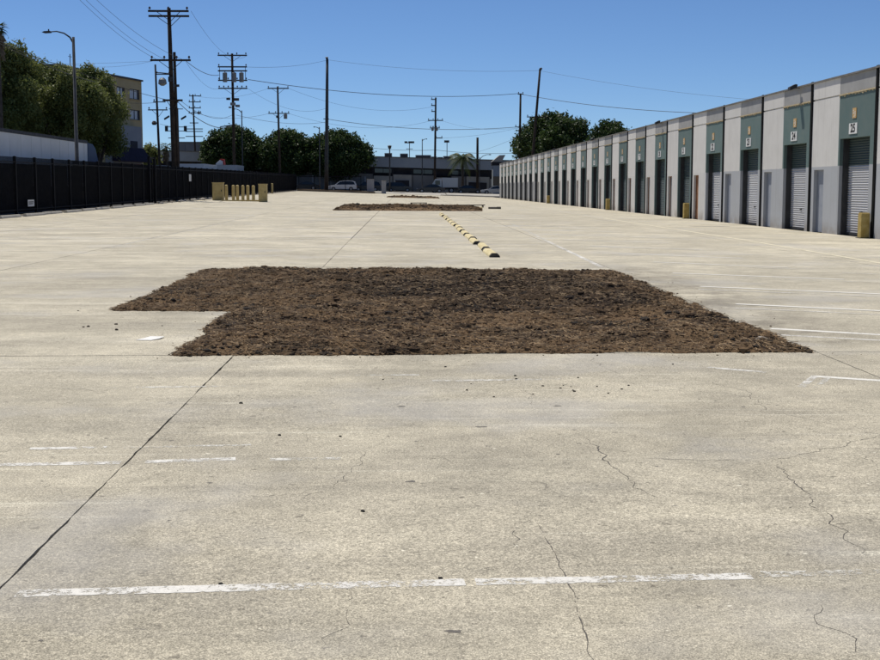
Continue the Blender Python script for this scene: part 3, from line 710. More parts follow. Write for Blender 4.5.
# return fence at the back of the lot
bf = empty('iron_fence', (-16.9, 207.4, gz(-12, 207.4)), 0, 'thin open iron fence across the back left of the lot', 'fence')
for i in range(5): MB().box(-.05, .05, -.05, .05, 0, 2.5).build('post', 'fence', bf).location = (i*2.45, 0, 0)
MB().box(0, 9.8, -.03, .03, 2.3, 2.42).build('rail', 'fence', bf); MB().box(0, 9.8, -.03, .03, .15, .22).build('rail', 'fence', bf)
b = MB()
for i in range(80): b.box(i*.122-.008, i*.122+.008, -.008, .008, .05, 2.45)
tag(b.build('pickets', 'fence', bf), kind='stuff')

# concrete wheel stops along the fence
prof = [(-.09, 0), (.09, 0), (.085, .06), (.05, .125), (-.05, .125), (-.085, .06)]
wlab = ['leftmost', 'second', 'third', 'fourth', 'fifth', 'sixth', 'seventh', 'eighth', 'ninth', 'tenth']
ws0 = MB().prism(prof, 'y', 0, 2.75).build('wheel_stop', 'stopgrey', bevel=.008).data
for i in range(10):
    y = 52.7+3.27*i; x = -16.25+random.uniform(-.08, .08)
    o = bpy.data.objects.new('wheel_stop', ws0); C.objects.link(o); o.location = (x, y, gz(x, y)-.003); o.rotation_euler.z = random.uniform(-.02, .02)
    tag(o, 'pale concrete wheel stop by the black fence, %s counting from the left edge' % wlab[i], 'wheel stop', 'wheel stops along the fence')
for o in [q for q in bpy.data.objects if q.name == 'wheel_stop' and 'label' not in q]: bpy.data.objects.remove(o)

# yellow stops in a row down the lot
yp = [(-.11, 0), (.11, 0), (.1, .04), (.055, .085), (-.055, .085), (-.1, .04)]
def scaled(p, k): return [(u*k, v*k) for u, v in p]
names = ['nearest', 'second', 'third', 'fourth', 'fifth', 'sixth', 'seventh', 'eighth', 'ninth', 'tenth', 'eleventh', 'twelfth', 'thirteenth', 'farthest']
src = None
for i in range(14):
    y = 27.1+2.95*i; x = 1.83+random.uniform(-.03, .03)
    r_ = empty('yellow_stop', (x, y, gz(x, y)-.002), random.uniform(-.015, .015), ('%s yellow stop' % names[i]) + (' from the camera in the row down the lot' if 0 < i < 13 else ' of the long row running down the lot'), 'parking stop', 'yellow stops in a row')
    if src is None:
        MB().prism(yp, 'y', .2, 2.4).build('yellow_body', 'stopyellow', r_, bevel=.01)
        MB().prism(scaled(yp, 1.015), 'y', 0, .195).build('shade_end', 'stopblack', r_, bevel=.01)  # black ends put the shade of end faces and gaps into colour
        MB().prism(scaled(yp, 1.015), 'y', 2.405, 2.62).build('shade_end', 'stopblack', r_, bevel=.01)
        src = r_
    else:
        for ch in src.children: c = ch.copy(); C.objects.link(c); c.parent = r_

# tan cabinets and guard posts near the fence
def cabinet(x, y, wd, hh, lab):
    r_ = empty('utility_cabinet', (x, y, gz(x, y)), 0, lab, 'cabinet', 'tan utility cabinets')
    MB().box(-wd/2, wd/2, -.35, .35, .0, hh-.06).build('body', 'tan', r_, bevel=.015)
    MB().box(-wd/2-.03, wd/2+.03, -.38, .38, hh-.058, hh).build('lid', 'tan', r_, bevel=.012)
    MB().box(-wd/2+.06, wd/2-.06, -.365, -.352, .12, hh-.15).build('door', 'tan', r_)
    MB().box(wd/2-.16, wd/2-.1, -.39, -.366, hh*.5, hh*.6).build('handle', 'darksteel', r_)
cabinet(-14.85, 104, .84, 1.42, 'wider tan steel cabinet at the left end of the tan post row')
cabinet(-10.95, 100.6, .62, 1.38, 'narrow tan steel cabinet at the right end of the tan post row')
pl = ['first', 'second', 'third', 'fourth', 'fifth', 'sixth']; src = None
for i, px in enumerate((226.5, 233.5, 237.6, 243, 248, 253.5)):
    Y = 106+(-1 if i % 2 else .8); x = at(px, 198, Y).x
    r_ = empty('tan_bollard', (x, Y, gz(x, Y)), 0, 'slim tan bollard, %s from the wider cabinet, between the two tan cabinets' % pl[i], 'bollard', 'tan bollards between the cabinets')
    if src is None:
        MB().tube([(0, 0, 0), (0, 0, 1.17)], .125, 14).build('pipe', 'tan', r_, smooth=False)
        MB().tube([(0, 0, 1.17), (0, 0, 1.21), (0, 0, 1.235)], [.128, .10, .03], 14).build('domed_cap', 'tan', r_)
        src = r_
    else:
        for ch in src.children: c = ch.copy(); C.objects.link(c); c.parent = r_
kb = MB().box(-14.4, -11.3, 102.3, 102.55, gz(-13, 102)-.02, gz(-13, 102)+.1).build('kerb', 'tan'); tag(kb, kind='structure')
r_ = empty('tan_bollard', (-16.3, 160, gz(-16.3, 160)), 0, 'lone tan post far down beside the black fence, right of the cabinets', 'bollard')
for ch in src.children: c = ch.copy(); C.objects.link(c); c.parent = r_

# ---- small things lying on the lot
pp = MB(); pp.v = [(-.11, -.08, 0), (.04, -.1, 0), (.10, .0, .004), (.13, .12, .01), (-.01, .13, .012), (-.06, .03, .003)]; n0 = 6
pp.v += [(x, y, z+.004) for x, y, z in pp.v]; pp.f = [(0, 1, 2, 5), (2, 3, 4, 5), (6, 7, 8, 11), (8, 9, 10, 11)]+[(i, (i+1) % 6, 6+(i+1) % 6, 6+i) for i in range(6)]
po = pp.build('paper_scrap', 'paper'); po.location = (-2.5, 12.62, gz(-2.5, 12.6)+.002); tag(po, 'crumpled white paper scrap on the concrete left of the soil bed', 'paper')
rf = random.Random(12)
def rock(name, x, y, s_, m, lab, cat, grp):
    bm = bmesh.new(); bmesh.ops.create_icosphere(bm, subdivisions=2, radius=1)
    for v in bm.verts: v.co *= 1+.35*noise.noise(v.co*1.4+Vector((x*9, y*7, 0)))
    bm.transform(Matrix.Diagonal((s_*rf.uniform(.8, 1.3), s_*rf.uniform(.7, 1.1), s_*.55, 1)))
    me = bpy.data.meshes.new(name); bm.to_mesh(me); bm.free()
    o = link(name, me, m); o.location = (x, y, gz(x, y)+s_*.25); o.rotation_euler.z = rf.random()*6
    return tag(o, lab, cat, grp)
for i in range(26):
    a = rf.gauss(0, 1); x, y = .95+a*.35, 9.35+rf.gauss(0, .35)
    if i > 15: x, y = rf.uniform(-1.2, 2.3), rf.uniform(4.2, 10.8)
    rock('asphalt_crumb', x, y, rf.uniform(.006, .014), 'tar', 'tiny black asphalt crumb loose on the near concrete', 'crumb', 'asphalt crumbs in front of the soil bed')
for i in range(9):
    x, y = rf.uniform(-5.4, -2.4), rf.uniform(12, 17)
    rock('soil_crumb', x, y, rf.uniform(.010, .022), 'clod', 'small soil lump on the concrete left of the soil bed', 'lump', 'soil lumps left of the bed')
for i in range(22):
    y = rf.uniform(84, 118); x = XF+rf.uniform(.25, 1.0)
    rock('rubble_stone', x, y, rf.uniform(.08, .22), 'stone', 'pale rubble stone along the foot of the black fence', 'stone', 'rubble along the fence')
rock('broken_stone', 3.42, 12.35, .07, 'stone', 'pale stone on the near right corner of the soil bed', 'stone', None)

fr = empty('timber_frame', (.85, 86.5, gz(.85, 86.5)+.03), 0, 'low rectangular frame standing at the back of the far soil heap', 'frame')
for x in (-.5, .5):
    MB().box(x-.03, x+.03, -.03, .03, 0, .26).build('leg', 'darksteel', fr)
MB().box(-.55, .55, -.03, .03, .26, .31).build('top_bar', 'wood', fr); MB().box(-.47, .47, -.02, .02, .02, .05).build('bottom_bar', 'wood', fr)
pn = empty('plank', (4.5, 89, gz(4.5, 89)+.02), .08, 'weathered board lying on the far soil heap', 'board')
MB().box(-.9, .9, -.1, .1, .14, .2).build('board', 'woodgrey', pn); MB().box(-.8, -.7, -.1, .1, .0, .14).build('block', 'woodgrey', pn); MB().box(.7, .8, -.1, .1, .0, .14).build('block', 'woodgrey', pn)
db = empty('scrap_stop', (5.9, 86, gz(5.9, 86)), .1, 'broken black and yellow stop lying right of the far soil heap', 'scrap')
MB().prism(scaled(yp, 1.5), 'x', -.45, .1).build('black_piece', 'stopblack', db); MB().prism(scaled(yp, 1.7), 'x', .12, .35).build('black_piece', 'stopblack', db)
MB().prism(scaled(yp, 1.2), 'x', -1.0, -.5).build('yellow_piece', 'stopyellow', db).location = (0, 2.2, 0)
for i, (px0, px1, top, lab) in enumerate([(367, 374, 179, 'wider grey concrete gate pillar beside the street entrance'), (381.5, 386, 180.5, 'narrower grey concrete gate pillar right of the other one')]):
    a = at(px0, 188, 204); c = at(px1, 188, 204); zt = at(px0, top, 204).z; x = (a.x+c.x)/2; wd = (c.x-a.x)/2
    p_ = empty('gate_pillar', (x, 204, gz(x, 204)), 0, lab, 'pillar', 'gate pillars')
    h_ = zt-gz(x, 204); MB().box(-wd, wd, -.4, .4, 0, h_-.1).build('shaft', 'greywall', p_, bevel=.01); MB().box(-wd-.04, wd+.04, -.44, .44, h_-.1, h_).build('cap', 'kerb', p_, bevel=.01)
mh = empty('utility_cover', (11.7, 49.9, 0), 0, 'dark utility cover in the concrete in front of door 22', 'cover')
MB().box(-.7, .7, -.4, .4, .002, .012).build('lid', 'darksteel', mh); MB().box(-.76, .76, -.46, .46, .0, .006).build('rim', 'kerb', mh)

# ================================================================ POLES AND WIRES
def vpole(root, h, r0, r1, m, lean=(0, 0), name='pole', seg=10):
    return MB().tube([(lean[0]*t, lean[1]*t, h*t) for t in (0, .25, .5, .75, 1)], [r0+(r1-r0)*t for t in (0, .25, .5, .75, 1)], seg).build(name, m, root, smooth=True)
def crossarm(root, z, L, th=.12, off=0, brace=True, ins=4, yo=-.2, rz=0, sides=(-1, 1)):
    c = MB().box(off-L/2, off+L/2, -th/2, th/2, -th/2, th/2).build('crossarm', 'wood', root); c.location = (0, yo, z); c.rotation_euler.z = rz
    if brace: 
        b = MB()
        for s_ in sides: b.tube([(off+s_*L*.28, 0, -th/2), (off*.2, .06, -.75)], .025, 6)
        b.build('brace', 'darksteel', c)
    for i in range(ins):
        x = off-L/2+.12+(L-.24)*(i/(ins-1) if ins > 1 else .5)
        MB().tube([(x, 0, th/2), (x, 0, th/2+.08), (x, 0, th/2+.1), (x, 0, th/2+.2), (x, 0, th/2+.26)], [.03, .03, .09, .08, .04], 8).build('insulator', 'porcelain', c)
    return c
def transformer(root, x, z, r=.28, h=.9, y=-.45):
    t = MB().tube([(x, y, z), (x, y, z+.03), (x, y, z+h-.08), (x, y, z+h)], [r*.9, r, r, r*.8], 12).build('transformer', 'xfmr', root)
    MB().tube([(x, y, z+h), (x, y, z+h+.22)], .05, 6).build('bushing', 'porcelain', t)
    MB().box(x-.05, x+.05, y+r*.7, -.12, z+h*.4, z+h*.6).build('hanger', 'darksteel', t)
def cobra(root, z, dx, rise=.6, dy=0):
    a = MB().tube([(0, 0, z), (dx*.3, dy*.3, z+rise*.7), (dx*.65, dy*.65, z+rise), (dx*.85, dy*.85, z+rise)], [.06, .05, .045, .04], 8).build('lamp_arm', 'steel', root, smooth=True)
    s_ = 1 if dx > 0 else -1
    MB().prism([(dx*.82, z+rise-.05), (dx*.86, z+rise+.08), (dx*1.0, z+rise+.08), (dx*1.06, z+rise-.02), (dx*1.0, z+rise-.09)], 'y', -.14+dy, .14+dy).build('lamp_head', 'steel', a)
def pole_at(name, px, ybot, ytop, Y, lab, cat='utility pole', grp='utility poles', xb=None):
    p = at(px, ybot, Y); z0 = gz(p.x, Y); zt = at(px, ytop, Y).z
    return empty(name, (p.x, Y, z0), 0, lab, cat, grp), zt-z0
Zr = lambda py, Y, z0: CAMH+at(440, py, Y).z-CAMH-z0
# street lamp
r_, h = pole_at('street_lamp', 77.3, 170, 37, 73, 'tall curved-arm street lamp rising in front of the white trailer', 'street lamp', None)
MB().tube([(0, 0, 0), (0, 0, .5), (0, 0, .55), (0, 0, h)], [.17, .17, .12, .075], 12).build('pole', 'steel', r_, smooth=True)
a = MB().tube([(0, 0, h-.35), (-.18, 0, h-.02), (-.5, 0, h+.2), (-.9, 0, h+.3), (-1.25, 0, h+.27)], [.05, .045, .04, .035, .03], 8).build('lamp_arm', 'steel', r_, smooth=True)
MB().prism([(-1.2, h+.22), (-1.24, h+.32), (-1.55, h+.30), (-1.68, h+.24), (-1.55, h+.2)], 'y', -.13, .13).build('lamp_head', 'steel', a)
MB().tube([(-1.33, 0, h+.31), (-1.33, 0, h+.42)], .035, 8).build('photocell', 'darksteel', a)
MB().box(-.2, .1, -.22, -.12, 1.9, 2.6).build('control_box', 'steel', r_)
# big near pole
YB = 101; r_, h = pole_at('utility_pole', 175, 180, 8, YB, 'tall thick brown utility pole with double top crossarm, left of centre'); zb = r_.location.z
vpole(r_, h, .22, .14, 'wood', (-.18, 0)); Zp = lambda py: at(174, py, YB).z-zb
MB().tube([(.26, .1, 0), (.14, .1, Zp(52))], [.13, .11], 8).build('second_shaft', 'wood', r_)
for z, o_, ins in ((Zp(11.5), -.18, 3), (Zp(16.5), -.15, 0), (Zp(60.5), -.1, 4), (Zp(100.5), 0, 0)):
    L = 3.05 if z > Zp(90) else 1.5
    crossarm(r_, z, L, .14, o_, True, ins, -.24)
MB().tube([(-.1, -.1, Zp(74)), (-.9, -.1, Zp(73)), (-1.1, -.1, Zp(73))], .05, 6).build('lamp_arm', 'steel', r_)
MB().tube([(-.75, -.2, Zp(86)), (-.75, -.2, Zp(84)), (-.75, -.2, Zp(80)), (-.75, -.2, Zp(78))], [.12, .33, .28, .12], 12).build('floodlight', 'xfmr', r_)
MB().box(-.3, .0, -.3, -.1, Zp(82), Zp(77)).build('bracket', 'darksteel', r_)
MB().box(.1, .5, -.15, -.05, Zp(87), Zp(84.5)).build('bracket', 'darksteel', r_)
# pole left of it
YC = 150; r_, h = pole_at('utility_pole', 160.6, 180, 64.5, YC, 'slender dark pole just left of the thick brown pole'); zb = r_.location.z; Zp = lambda py: at(160, py, YC).z-zb
vpole(r_, h, .16, .1, 'wood', (-.3, 0)); crossarm(r_, Zp(110), 2.2, .12, -.1, True, 3); crossarm(r_, Zp(74.5), 1.6, .1, .6, False, 2); crossarm(r_, Zp(102), 1.4, .1, .1, False, 2)
MB().tube([(-.55, -.1, Zp(125)), (-.55, -.1, Zp(123)), (-.55, -.1, Zp(121))], [.2, .3, .15], 10).build('floodlight', 'darksteel', r_)
# floodlight mast behind the thick pole
YD = 190; r_, h = pole_at('floodlight_mast', 179, 180, 108, YD, 'grey floodlight mast partly hidden right behind the thick brown pole', 'light mast', None); zb = r_.location.z; Zp = lambda py: at(179, py, YD).z-zb
vpole(r_, h, .2, .12, 'steel'); 
for py, L in ((109, 1.6), (127, 2.6), (131, 2.6), (138, 2.0)): MB().box(-L/2-.4, L/2, -.15, -.05, Zp(py)-.05, Zp(py)+.05).build('bar', 'darksteel', r_)
for x in (-1.5, .9): MB().prism([(x-.35, Zp(120)), (x+.35, Zp(117)), (x+.3, Zp(115.5)), (x-.4, Zp(118.5))], 'y', -.4, .1).build('floodlight', 'darksteel', r_)
for x in (-1.6, 1.1): MB().box(x-.2, x+.2, -.35, -.05, Zp(131.5), Zp(126)).build('floodlight', 'darksteel', r_)
# far pole with many arms
YE = 230; r_, h = pole_at('utility_pole', 196.5, 180, 94.5, YE, 'far pole with seven short crossarms between the two big poles'); zb = r_.location.z; Zp = lambda py: at(196, py, YE).z-zb
vpole(r_, h, .2, .13, 'wood', (-.35, 0))
for py, L, o_ in ((96, 2.1, .3), (102, 2.1, .2), (108, 2.1, .2), (113, 2.2, .2), (123, 1.5, 0), (129, 3, .0), (131.5, 3, .0), (136.5, 3, .0)): crossarm(r_, Zp(py), L, .14, o_-.2, False, 3 if py < 120 else 0)
transformer(r_, .7, Zp(114.5), .2, .5)
# transformer pole
YT = 160; r_, h = pole_at('utility_pole', 234.6, 180, 53.5, YT, 'tall pole with five crossarms and three transformers above the tan posts'); zb = r_.location.z; Zp = lambda py: at(234, py, YT).z-zb
vpole(r_, h, .2, .14, 'wood', (-.05, 0))
for py, ins in ((55.5, 4), (67, 3), (71, 0), (80.5, 4), (88.5, 7)): crossarm(r_, Zp(py), 3.5, .15, 0, py in (55.5, 88.5), ins)
for x in (-.88, .22, 1.1): transformer(r_, x, Zp(82.5), .27, 1.15, -.5)
for x in (-1.55, 1.55): MB().box(x-.03, x+.03, -.24, -.18, Zp(80.5), Zp(67)).build('drop_rod', 'darksteel', r_)
for i, (x, py, s_) in enumerate([(-.55, 99, .22), (.45, 99.5, .28), (.0, 104, .3), (.55, 106, .26), (-.35, 107.5, .15)]):
    MB().box(x-s_, x+s_, -.5, -.15, Zp(py)-s_*.6, Zp(py)+s_*.5).build('junction_box', 'xfmr' if i > 1 else 'darksteel', r_)
MB().tube([(-.1, -.1, Zp(125)), (-.9, -.1, Zp(126)), (-1.6, -.1, Zp(126.8))], .07, 6).build('cable_bracket', 'darksteel', r_)
r_, h = pole_at('street_lamp', 242.8, 180, 110.5, 178, 'thin street lamp pole just right of the transformer pole', 'street lamp', 'far street lamps')
vpole(r_, h, .1, .07, 'steel'); cobra(r_, h-.3, -1.1, .5)
# two-arm pole
YG = 195; r_, h = pole_at('utility_pole', 280.2, 180, 86.5, YG, 'pole with two wide crossarms in front of the middle round tree'); zb = r_.location.z; Zp = lambda py: at(280, py, YG).z-zb
vpole(r_, h, .19, .13, 'wood', (-.2, 0)); crossarm(r_, Zp(88.5), 3.1, .16, -.1, True, 3); crossarm(r_, Zp(113.5), 3.1, .13, -.05, True, 4); transformer(r_, .95, Zp(119), .26, .7)
MB().box(-.45, -.1, -.3, -.05, Zp(118), Zp(115.5)).build('junction_box', 'darksteel', r_)
# tall bare pole at the lot edge
YH = 206; r_, h = pole_at('steel_pole', 326.4, 190, 59, YH, 'very tall bare dark pole at the back edge of the lot', 'utility pole'); zb = r_.location.z; Zp = lambda py: at(327, py, YH).z-zb
vpole(r_, h, .33, .2, 'darksteel', (.32, 0), seg=12); MB().tube([(.28, 0, h-.1), (.1, 0, h+.15), (.45, 0, h+.2)], [.2, .22, .16], 10).build('cap', 'darksteel', r_)
MB().box(-.35, .5, -.35, -.2, Zp(119)-.06, Zp(119)+.06).build('bracket', 'darksteel', r_)
r_, h = pole_at('street_lamp', 320, 188, 127, 212.2, 'pale thin lamp pole just left of the very tall bare pole', 'street lamp', 'far street lamps'); vpole(r_, h, .12, .08, 'steel'); cobra(r_, h-.3, -.9, .3)
# pole right of centre
YK = 224; r_, h = pole_at('utility_pole', 434.6, 180, 97.5, YK, 'tall far pole with short side arms near the picture centre'); zb = r_.location.z; Zp = lambda py: at(435, py, YK).z-zb
vpole(r_, h, .22, .15, 'wood', (.2, 0))
for py, L, o_ in ((99.5, .9, -.3), (105.5, .9, -.3), (111.5, .8, -.3), (120.5, 2.6, .0), (128, 1.7, -.1), (138, 1.2, .6)): crossarm(r_, Zp(py), L, .16, o_+.15, False, 2 if L < 1.5 else 4)
for x in (-.35, .35): transformer(r_, x, Zp(131), .2, .6)
YL = 226.5; r_, h = pole_at('utility_pole', 477.4, 180, 137.5, YL, 'bare brown pole stub right of the palm'); vpole(r_, h, .24, .2, 'wood')
r_, h = pole_at('street_lamp', 479.5, 182, 157, 225, 'low street lamp with a long arm right of the palm', 'street lamp', 'far street lamps'); vpole(r_, h, .08, .06, 'steel'); cobra(r_, h-.4, 1.9, .8)
YM = 204; r_, h = pole_at('utility_pole', 519, 185, 93.5, YM, 'dark straight pole at the left edge of the round tree behind the warehouse'); zb = r_.location.z; Zp = lambda py: at(519, py, YM).z-zb
vpole(r_, h, .22, .15, 'wood', (.15, 0)); crossarm(r_, h-.1, .9, .14, .15, False, 2); crossarm(r_, Zp(127), .8, .12, -.3, False, 2)
YN = 197.5; r_, h = pole_at('utility_pole', 529.5, 185, 69.5, YN, 'leaning dark pole in front of the round tree behind the warehouse'); zb = r_.location.z; Zp = lambda py: at(533, py, YN).z-zb
vpole(r_, h, .26, .16, 'wood', (1.45, 0)); crossarm(r_, Zp(117), 2.9, .14, .95, False, 2, rz=.05); MB().tube([(1.4, 0, h-.15), (1.55, 0, h+.1), (1.75, 0, h+.2)], [.17, .2, .12], 8).build('cap', 'darksteel', r_)
# lamps on and before the far building
r_, h = pole_at('street_lamp', 389.8, 185, 146, 212.5, 'dark decorative lamp post before the far building', 'street lamp', None); vpole(r_, h-.4, .14, .1, 'darksteel')
MB().tube([(0, 0, h-.45), (0, 0, h-.4), (0, 0, h-.05), (0, 0, h), (0, 0, h+.12)], [.1, .25, .3, .42, .1], 10).build('lantern', 'darksteel', r_)
r_, h = pole_at('street_lamp', 422.3, 185, 139, 225, 'thin grey lamp pole left of the pole with side arms', 'street lamp', 'far street lamps'); vpole(r_, h, .1, .07, 'steel'); cobra(r_, h-.3, .8, .3)
for (px, yt, yb, lab) in ((409.5, 143, 160, 'twin rooftop floodlights on a short mast, left of the pole with side arms'), (447, 141.5, 160, 'single rooftop floodlight mast left of the palm')):
    p = at(px, yb, 234); r_ = empty('rooftop_floodlight', p, 0, lab, 'floodlight'); hh = at(px, yt, 234).z-p.z
    MB().tube([(0, 0, -.6), (0, 0, hh)], .07, 6).build('mast', 'steel', r_)
    if px < 420:
        MB().box(-.85, .85, -.08, .08, hh-.05, hh+.1).build('bar', 'darksteel', r_)
        for x in (-.6, .1, .6): MB().box(x-.3, x+.25, -.25, .1, hh, hh+.3).build('lamp_box', 'darksteel', r_)
        MB().box(-.6, .6, -.08, .08, hh-1.1, hh-1).build('bar', 'darksteel', r_)
    else:
        MB().box(-.5, .4, -.25, .1, hh-.2, hh+.2).build('lamp_box', 'darksteel', r_)

def wire(p0, p1, sag, r, lab, n=24):
    p0, p1 = Vector(p0), Vector(p1); pts = []
    for i in range(n+1):
        t = i/n; p = p0.lerp(p1, t); p.z -= sag*4*t*(1-t); pts.append(p)
    return tag(MB().tube(pts, r, 4, False).build('cable', 'wire'), lab, 'cable', 'overhead cables')
A = at
wire(A(-40, 18, 60), A(60, 64.5, 92), .3, .022, 'upper of two dark cables descending over the left trees'); wire(A(60, 64.5, 92), A(168, 100, 101), .2, .018, 'cable from the left trees to the low arm of the thick pole')
wire(A(-40, 22, 60), A(95, 82, 96), .3, .022, 'lower of two dark cables descending over the left trees')
wire(A(60, -20, 70), A(156, 59, YB), .4, .012, 'leftmost faint cable falling from the top edge to the thick pole')
wire(A(66, -20, 70), A(166, 60, YB), .45, .012, 'middle faint cable falling from the top edge to the thick pole')
wire(A(80, -16, 70), A(184, 60, YB), .5, .012, 'rightmost faint cable falling from the top edge to the thick pole')
wire(A(191, 11, YB), A(248, 55, YT), 1.6, .012, 'faint sagging cable from the thick pole top to the transformer pole')
wire(A(186, 61, YB), A(219, 75, YT), .4, .028, 'dark cable from the thick pole middle arm to the transformer pole')
wire(A(186, 62, YB), A(220, 88, YT), .8, .012, 'thin cable to the lowest crossarm of the transformer pole')
wire(A(177, 101, YB), A(232, 126, YT), .9, .035, 'thick drooping cable to the bracket of the transformer pole'); wire(A(181, 101, YB), A(232, 115, YT), .8, .018, 'drooping cable just above the thick one left of the transformer pole')
wire(A(100, 98, 130), A(160, 102, YC), .3, .02, 'short cable arriving at the slender pole from the left')
wire(A(75, 65, 120), A(153, 61, YB), .3, .008, 'hair-thin cable left of the thick pole')
wire(A(248, 79.5, YT), A(519, 93.5, YM), 1.1, .035, 'long dark cable from the transformer pole across to the round tree')
wire(A(248, 67, YT), A(327.5, 60, YH), .4, .016, 'faint cable rising to the top of the very tall bare pole')
wire(A(329, 60, YH), A(539, 70.5, YN), .7, .016, 'faint high cable from the very tall pole to the leaning pole')
wire(A(539, 70.5, YN), A(770, 101, 170), .5, .014, 'faint high cable leaving the leaning pole over the warehouse')
wire(A(520, 94, YM), A(700, 113, 170), .5, .035, 'dark cable leaving the straight pole over the warehouse')
wire(A(327, 119, YH), A(517, 127, YM), .9, .035, 'dark cable from the middle of the very tall pole to the right')
wire(A(248, 88.5, YT), A(327, 108, YH), 1.4, .014, 'faint cable between the transformer pole and the very tall pole')
wire(A(236, 115, YT), A(327, 122, YH), .6, .02, 'low cable behind the two-arm pole'); wire(A(289, 88.5, YG), A(436, 106, YK), 1.8, .014, 'faint cable from the two-arm pole to the pole with side arms')
wire(A(289, 113.5, YG), A(430, 121, YK), 1.6, .014, 'faint lower cable from the two-arm pole'); wire(A(196, 96, YE), A(268, 88.5, YG), .8, .014, 'faint cable from the far many-armed pole to the two-arm pole')
wire(A(196, 113, YE), A(269, 113.5, YG), .8, .016, 'faint lower cable from the far many-armed pole'); wire(A(160, 124, YC), A(196, 124, YE), .4, .016, 'short low cable behind the thick pole')
wire(A(372, 148, 224), A(434, 150, YK), .2, .03, 'low cable over the far building left of the pole with side arms'); wire(A(436, 150, YK), A(520, 153, 226), .3, .03, 'low cable over the far building right of the pole with side arms')
wire(A(442, 138, YK), A(519, 128, YM), .3, .014, 'thin cable rising right toward the straight pole'); wire(A(477, 152, YL), A(519, 136, YM), .2, .016, 'thin slanting cable above the low street lamp')
wire(A(443, 121, YK), A(517, 128, YM), .7, .012, 'hair-thin cable right of the pole with side arms')
wire(A(-40, 62, 110), A(153, 61, YB), .2, .008, 'hair-thin level cable over the left trees')

# ================================================================ TREES
def crown_cards(name, blobs, n, leaf, m, parent, seed, hollow=.45, flat=None):
    rs = np.random.RandomState(seed); B = np.array(blobs, float); vol = B[:, 3]*B[:, 4]*B[:, 5]; pick = rs.choice(len(B), n, p=vol**.8/np.sum(vol**.8))
    d = rs.randn(n, 3); d /= np.linalg.norm(d, axis=1)[:, None]
    rr = (hollow+(1-hollow)*rs.rand(n))**.6
    c = B[pick, :3]+d*B[pick, 3:]*rr[:, None]
    lump = vnoise(c[:, 0]+c[:, 2]*.7, c[:, 1]+c[:, 2]*.9, seed, .9)
    keep = lump > -.27
    if flat is not None: keep &= c[:, 2] > flat+rs.rand(n)*.5
    c = c[keep]+rs.randn(int(keep.sum()), 3)*leaf*1.3; d = d[keep]; n = len(c)
    a = rs.randn(n, 3)+d*.8; a /= np.linalg.norm(a, axis=1)[:, None]; t = np.cross(a, rs.randn(n, 3)); t /= np.linalg.norm(t, axis=1)[:, None]; b = np.cross(a, t)
    s_ = leaf*(.6+.8*rs.rand(n))[:, None]
    V = np.stack([c-t*s_, c-b*s_*.5+a*s_*.12, c+t*s_, c+b*s_*.5+a*s_*.12], 1).reshape(-1, 3)
    return np_mesh(name, V, np.arange(4*n).reshape(-1, 4), m, parent)
def tree(name, x, y, top, base, rx, ry, lab, m, seed, n, leaf, grp, lobes=9, trunk=.22, dome=True):
    z0 = gz(x, y); r_ = empty(name, (x, y, z0), 0, lab, 'tree', grp); rs = random.Random(seed)
    top -= z0; base -= z0; hz = (top-base)
    bl = []
    if dome:
        bl.append((0, 0, base+hz*.40, rx*.84, ry*.84, hz*.50))
        for i in range(lobes*5):
            th = rs.uniform(0, 6.283); ph = rs.uniform(-.25, 1.45); k = rs.uniform(.10, .21); q = 1-k*.8
            bl.append((math.cos(th)*math.cos(ph)*rx*q, math.sin(th)*math.cos(ph)*ry*q, base+hz*(.40+.60*math.sin(ph)*(1-k*.8)), rx*k, ry*k, hz*k*.8))
    else:
        for i in range(lobes*6):
            th = rs.uniform(0, 6.283); ph = rs.uniform(-.9, 1.5); k = rs.uniform(.12, .32); q = rs.uniform(.3, 1.04)-k*.5
            bl.append((math.cos(th)*math.cos(ph)*rx*q, math.sin(th)*math.cos(ph)*ry*q, base+hz*(.5+.5*math.sin(ph)*q), rx*k, ry*k, hz*k*.55))
    crown_cards('crown', bl, n, leaf, m, r_, seed, .35)
    t = MB(); t.tube([(0, 0, -.2), (.05, 0, base*.5), (0, 0, base+.2), (.1, 0, base+hz*.45)], [trunk*1.4, trunk, trunk*.85, trunk*.4], 9)
    tr = t.build('trunk', 'bark', r_, smooth=True)
    for i in range(6):
        th = 6.283*i/6+rs.uniform(-.3, .3); q = rs.uniform(.5, .75)
        MB().tube([(0, 0, base*.75), (math.cos(th)*rx*q*.5, math.sin(th)*ry*q*.5, base+hz*.2), (math.cos(th)*rx*q, math.sin(th)*ry*q, base+hz*.5)], [trunk*.55, trunk*.35, trunk*.12], 6).build('limb', 'bark', tr)
    return r_
def tree_px(px0, px1, yt, yb, Y, *a, ryk=1., **k):
    l, r = at(px0, yt, Y), at(px1, yt, Y); return ((l.x+r.x)/2, Y, l.z, at(px0, yb, Y).z, (r.x-l.x)/2, (r.x-l.x)/2*ryk)
for (p, lab, sd) in [((201, 262, 128, 172, 226), 'leftmost dark round-clipped tree above the fence', 21), ((252, 317, 133, 174, 226), 'middle dark round-clipped tree behind the two-arm pole', 22), ((299, 374, 133, 175, 225), 'widest dark round-clipped tree behind the very tall bare pole', 23)]:
    q = tree_px(*p); tree('round_tree', *q[:2], q[2], q[3], q[4], min(q[5], 4.5), lab, 'ficus', sd, 22000, .26, 'round trees across the street', 11)
q = tree_px(512, 602, 116, 176, 206); tree('round_tree', *q[:2], q[2], q[3], q[4], q[5], 'big dark round tree rising behind the far end of the warehouse', 'ficus', 31, 30000, .26, 'trees behind the warehouse', 13)
